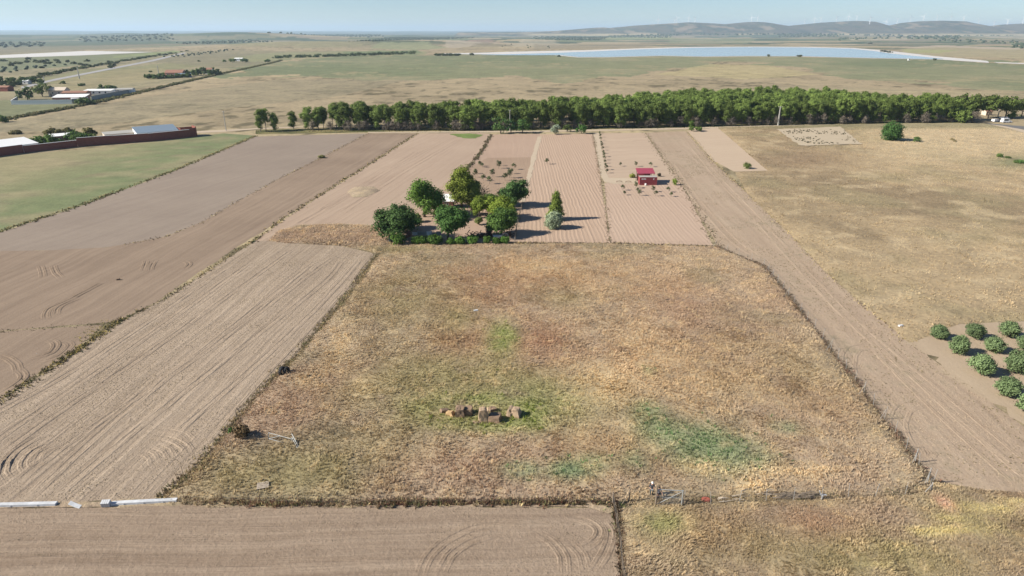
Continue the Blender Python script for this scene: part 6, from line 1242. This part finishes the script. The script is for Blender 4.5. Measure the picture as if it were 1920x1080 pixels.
for i, px in enumerate(TB):
    t = proto if i == 0 else copy_tree(proto)
    x = (px - 960) / F * HD * CP
    if i in (12 + 1,): y = HD - 700; x *= y / HD
    else: y = HD + 40
    t.location = (x, y, float(ridge_h(px)) * (.86 if i == 13 else .96) - 3); t.rotation_euler = (0, 0, .35 * math.sin(i * 2.1) - .2)
    lab = nm[i] if i < len(nm) else 'white wind turbine, number %s along the row on the two right-hand hills' % ''
    if i >= len(nm):
        k = i - len(nm); side = ('on the left slope of the third hill', 'second on the left slope of the third hill', 'third on the left slope of the third hill', 'at the saddle before the rounded hill', 'on the rise of the rounded hill', 'on top of the rounded hill', 'standing lower, before the right shoulder of the rounded hill', 'in the notch between the rounded hill and the widest hill', 'on the left rise of the widest hill', 'first near the crest of the widest hill', 'second near the crest of the widest hill', 'brightest, at the middle crest of the widest hill', 'just right of the crest of the widest hill', 'on the right slope of the widest hill', 'low on the right foot of the widest hill', 'in the right-hand saddle of the ridge', 'on the last hill before the photo edge', 'nearest the right photo edge')[k]
        lab = 'white wind turbine ' + side
    tag(t, lab if lab.startswith('white') else 'white ' + lab, 'wind turbine', 'wind turbines along the ridge')
    for b in t.children:
        if b.name.startswith('blade'): b.rotation_euler = (0, b.rotation_euler[1] + i * .77, 0)
# watch hut in the marsh
e = empty('watch_hut', G(1703, 117), 0, 'small white watch hut on legs in the green marsh right of the lake', 'hut'); mb = MB(); mb.box((0, 0, 3.9), (2.6, 2.2, 2.2)); mb.build('cabin', M['white'], e); mb = MB(); mb.hexa([(-1.6, -1.4, 5.02), (1.6, -1.4, 5.02), (1.6, 1.4, 5.02), (-1.6, 1.4, 5.02), (-.3, -.3, 5.9), (.3, -.3, 5.9), (.3, .3, 5.9), (-.3, .3, 5.9)]); mb.build('roof', M['conc'], e)
for sx in (-1, 1):
    mb = MB(); mb.tube([(sx * 1.4, 0, 0), (sx * 1.0, 0, 2.8)], .14, 6); mb.build('leg', M['wood'], e)
mb = MB(); mb.box((0, -1.11, 4.1), (1.6, .03, .5)); mb.build('window', M['glass'], e)
# vehicles by the road at right
def car(loc, rz, label, paint, van=False):
    e = empty('van' if van else 'parked_car', loc, rz, label, 'van' if van else 'car'); L, w, h = (5.0, 1.95, 2.1) if van else (4.3, 1.75, 1.45); mb = MB()
    pr = [(-L / 2, .35), (L / 2, .35), (L / 2, .85), (L * .42, 1.0), (L * .27, 1.05), (L * .17, h), (-L * .44, h), (-L / 2, 1.1)]
    n = len(pr); vs = [(x, -w / 2 * (1 if z < 1.1 else .88), z) for x, z in pr] + [(x, w / 2 * (1 if z < 1.1 else .88), z) for x, z in pr]
    mb.add(vs, [tuple(range(n)), tuple(reversed(range(n, 2 * n)))] + [(i, i + n, (i + 1) % n + n, (i + 1) % n) for i in range(n)]); mb.build('body', paint, e)
    for s in (-1, 1):
        mb = MB(); mb.hexa([(-L * .38, s * w * .475, 1.12), (L * .2, s * w * .475, 1.12), (L * .15, s * w * .455, h - .18), (-L * .38, s * w * .455, h - .18), (-L * .38, s * w * .485, 1.12), (L * .2, s * w * .485, 1.12), (L * .15, s * w * .462, h - .18), (-L * .38, s * w * .462, h - .18)]); mb.build('window', M['glass'], e)
        for x in (-L * .3, L * .3):
            mb = MB(); mb.tube([(x, s * (w / 2 - .18), .32), (x, s * (w / 2 + .02), .32)], .32, 14); wl = mb.build('wheel', M['rubber'], e); mb = MB(); mb.tube([(x, s * (w / 2 + .0), .32), (x, s * (w / 2 + .03), .32)], .18, 10); mb.build('rim', M['metal'], wl)
        mb = MB(); mb.box((L / 2 + .01, s * w * .36, .75), (.04, .3, .16)); mb.build('headlight', M['white'], e)
    mb = MB(); mb.hexa([(L * .275, -w * .4, 1.08), (L * .275, w * .4, 1.08), (L * .18, w * .38, h - .1), (L * .18, -w * .38, h - .1), (L * .285, -w * .4, 1.09), (L * .285, w * .4, 1.09), (L * .19, w * .38, h - .09), (L * .19, -w * .38, h - .09)]); mb.build('windscreen', M['glass'], e); return e
M['carwhite'] = plain('white_car_paint', (.75, .75, .75), .3, .03, 1, spec=.5); M['cargrey'] = plain('grey_car_paint', (.16, .17, .19), .3, .05, 1, spec=.5)
car(G(1886, 230), .1, 'white van parked by the road in front of the light green tree', M['carwhite'], True); car(G(1881, 224.5), 2.3, 'dark grey car just left of and behind the white van', M['cargrey']); car(G(1866, 228.5), .4, 'small white car left of the white van by the path', M['carwhite'])
house('house', G(1848, 216.5), .1, 3.6, 3.5, 2.2, 'small tile-roofed hut under the wide pines by the road', 'render', 'tile', 'gable', 1, .3, 1, True, 'hut')

# ------------------------------------------------------------------ haze
hz = MB(); hz.box((0, 14500, 138), (70000, 40000, 280)); hzm = bpy.data.materials.new('haze_air'); hzm.use_nodes = True
hn = hzm.node_tree; hn.nodes.clear(); ho = hn.nodes.new('ShaderNodeOutputMaterial'); hv = hn.nodes.new('ShaderNodeVolumePrincipled')
hv.inputs['Color'].default_value = (0.62, 0.80, 1.0, 1); hv.inputs['Density'].default_value = 6.5e-5; hv.inputs['Anisotropy'].default_value = 0.2
hn.links.new(hv.outputs[0], ho.inputs['Volume'])
tag(hz.build('haze', hzm), kind='stuff')
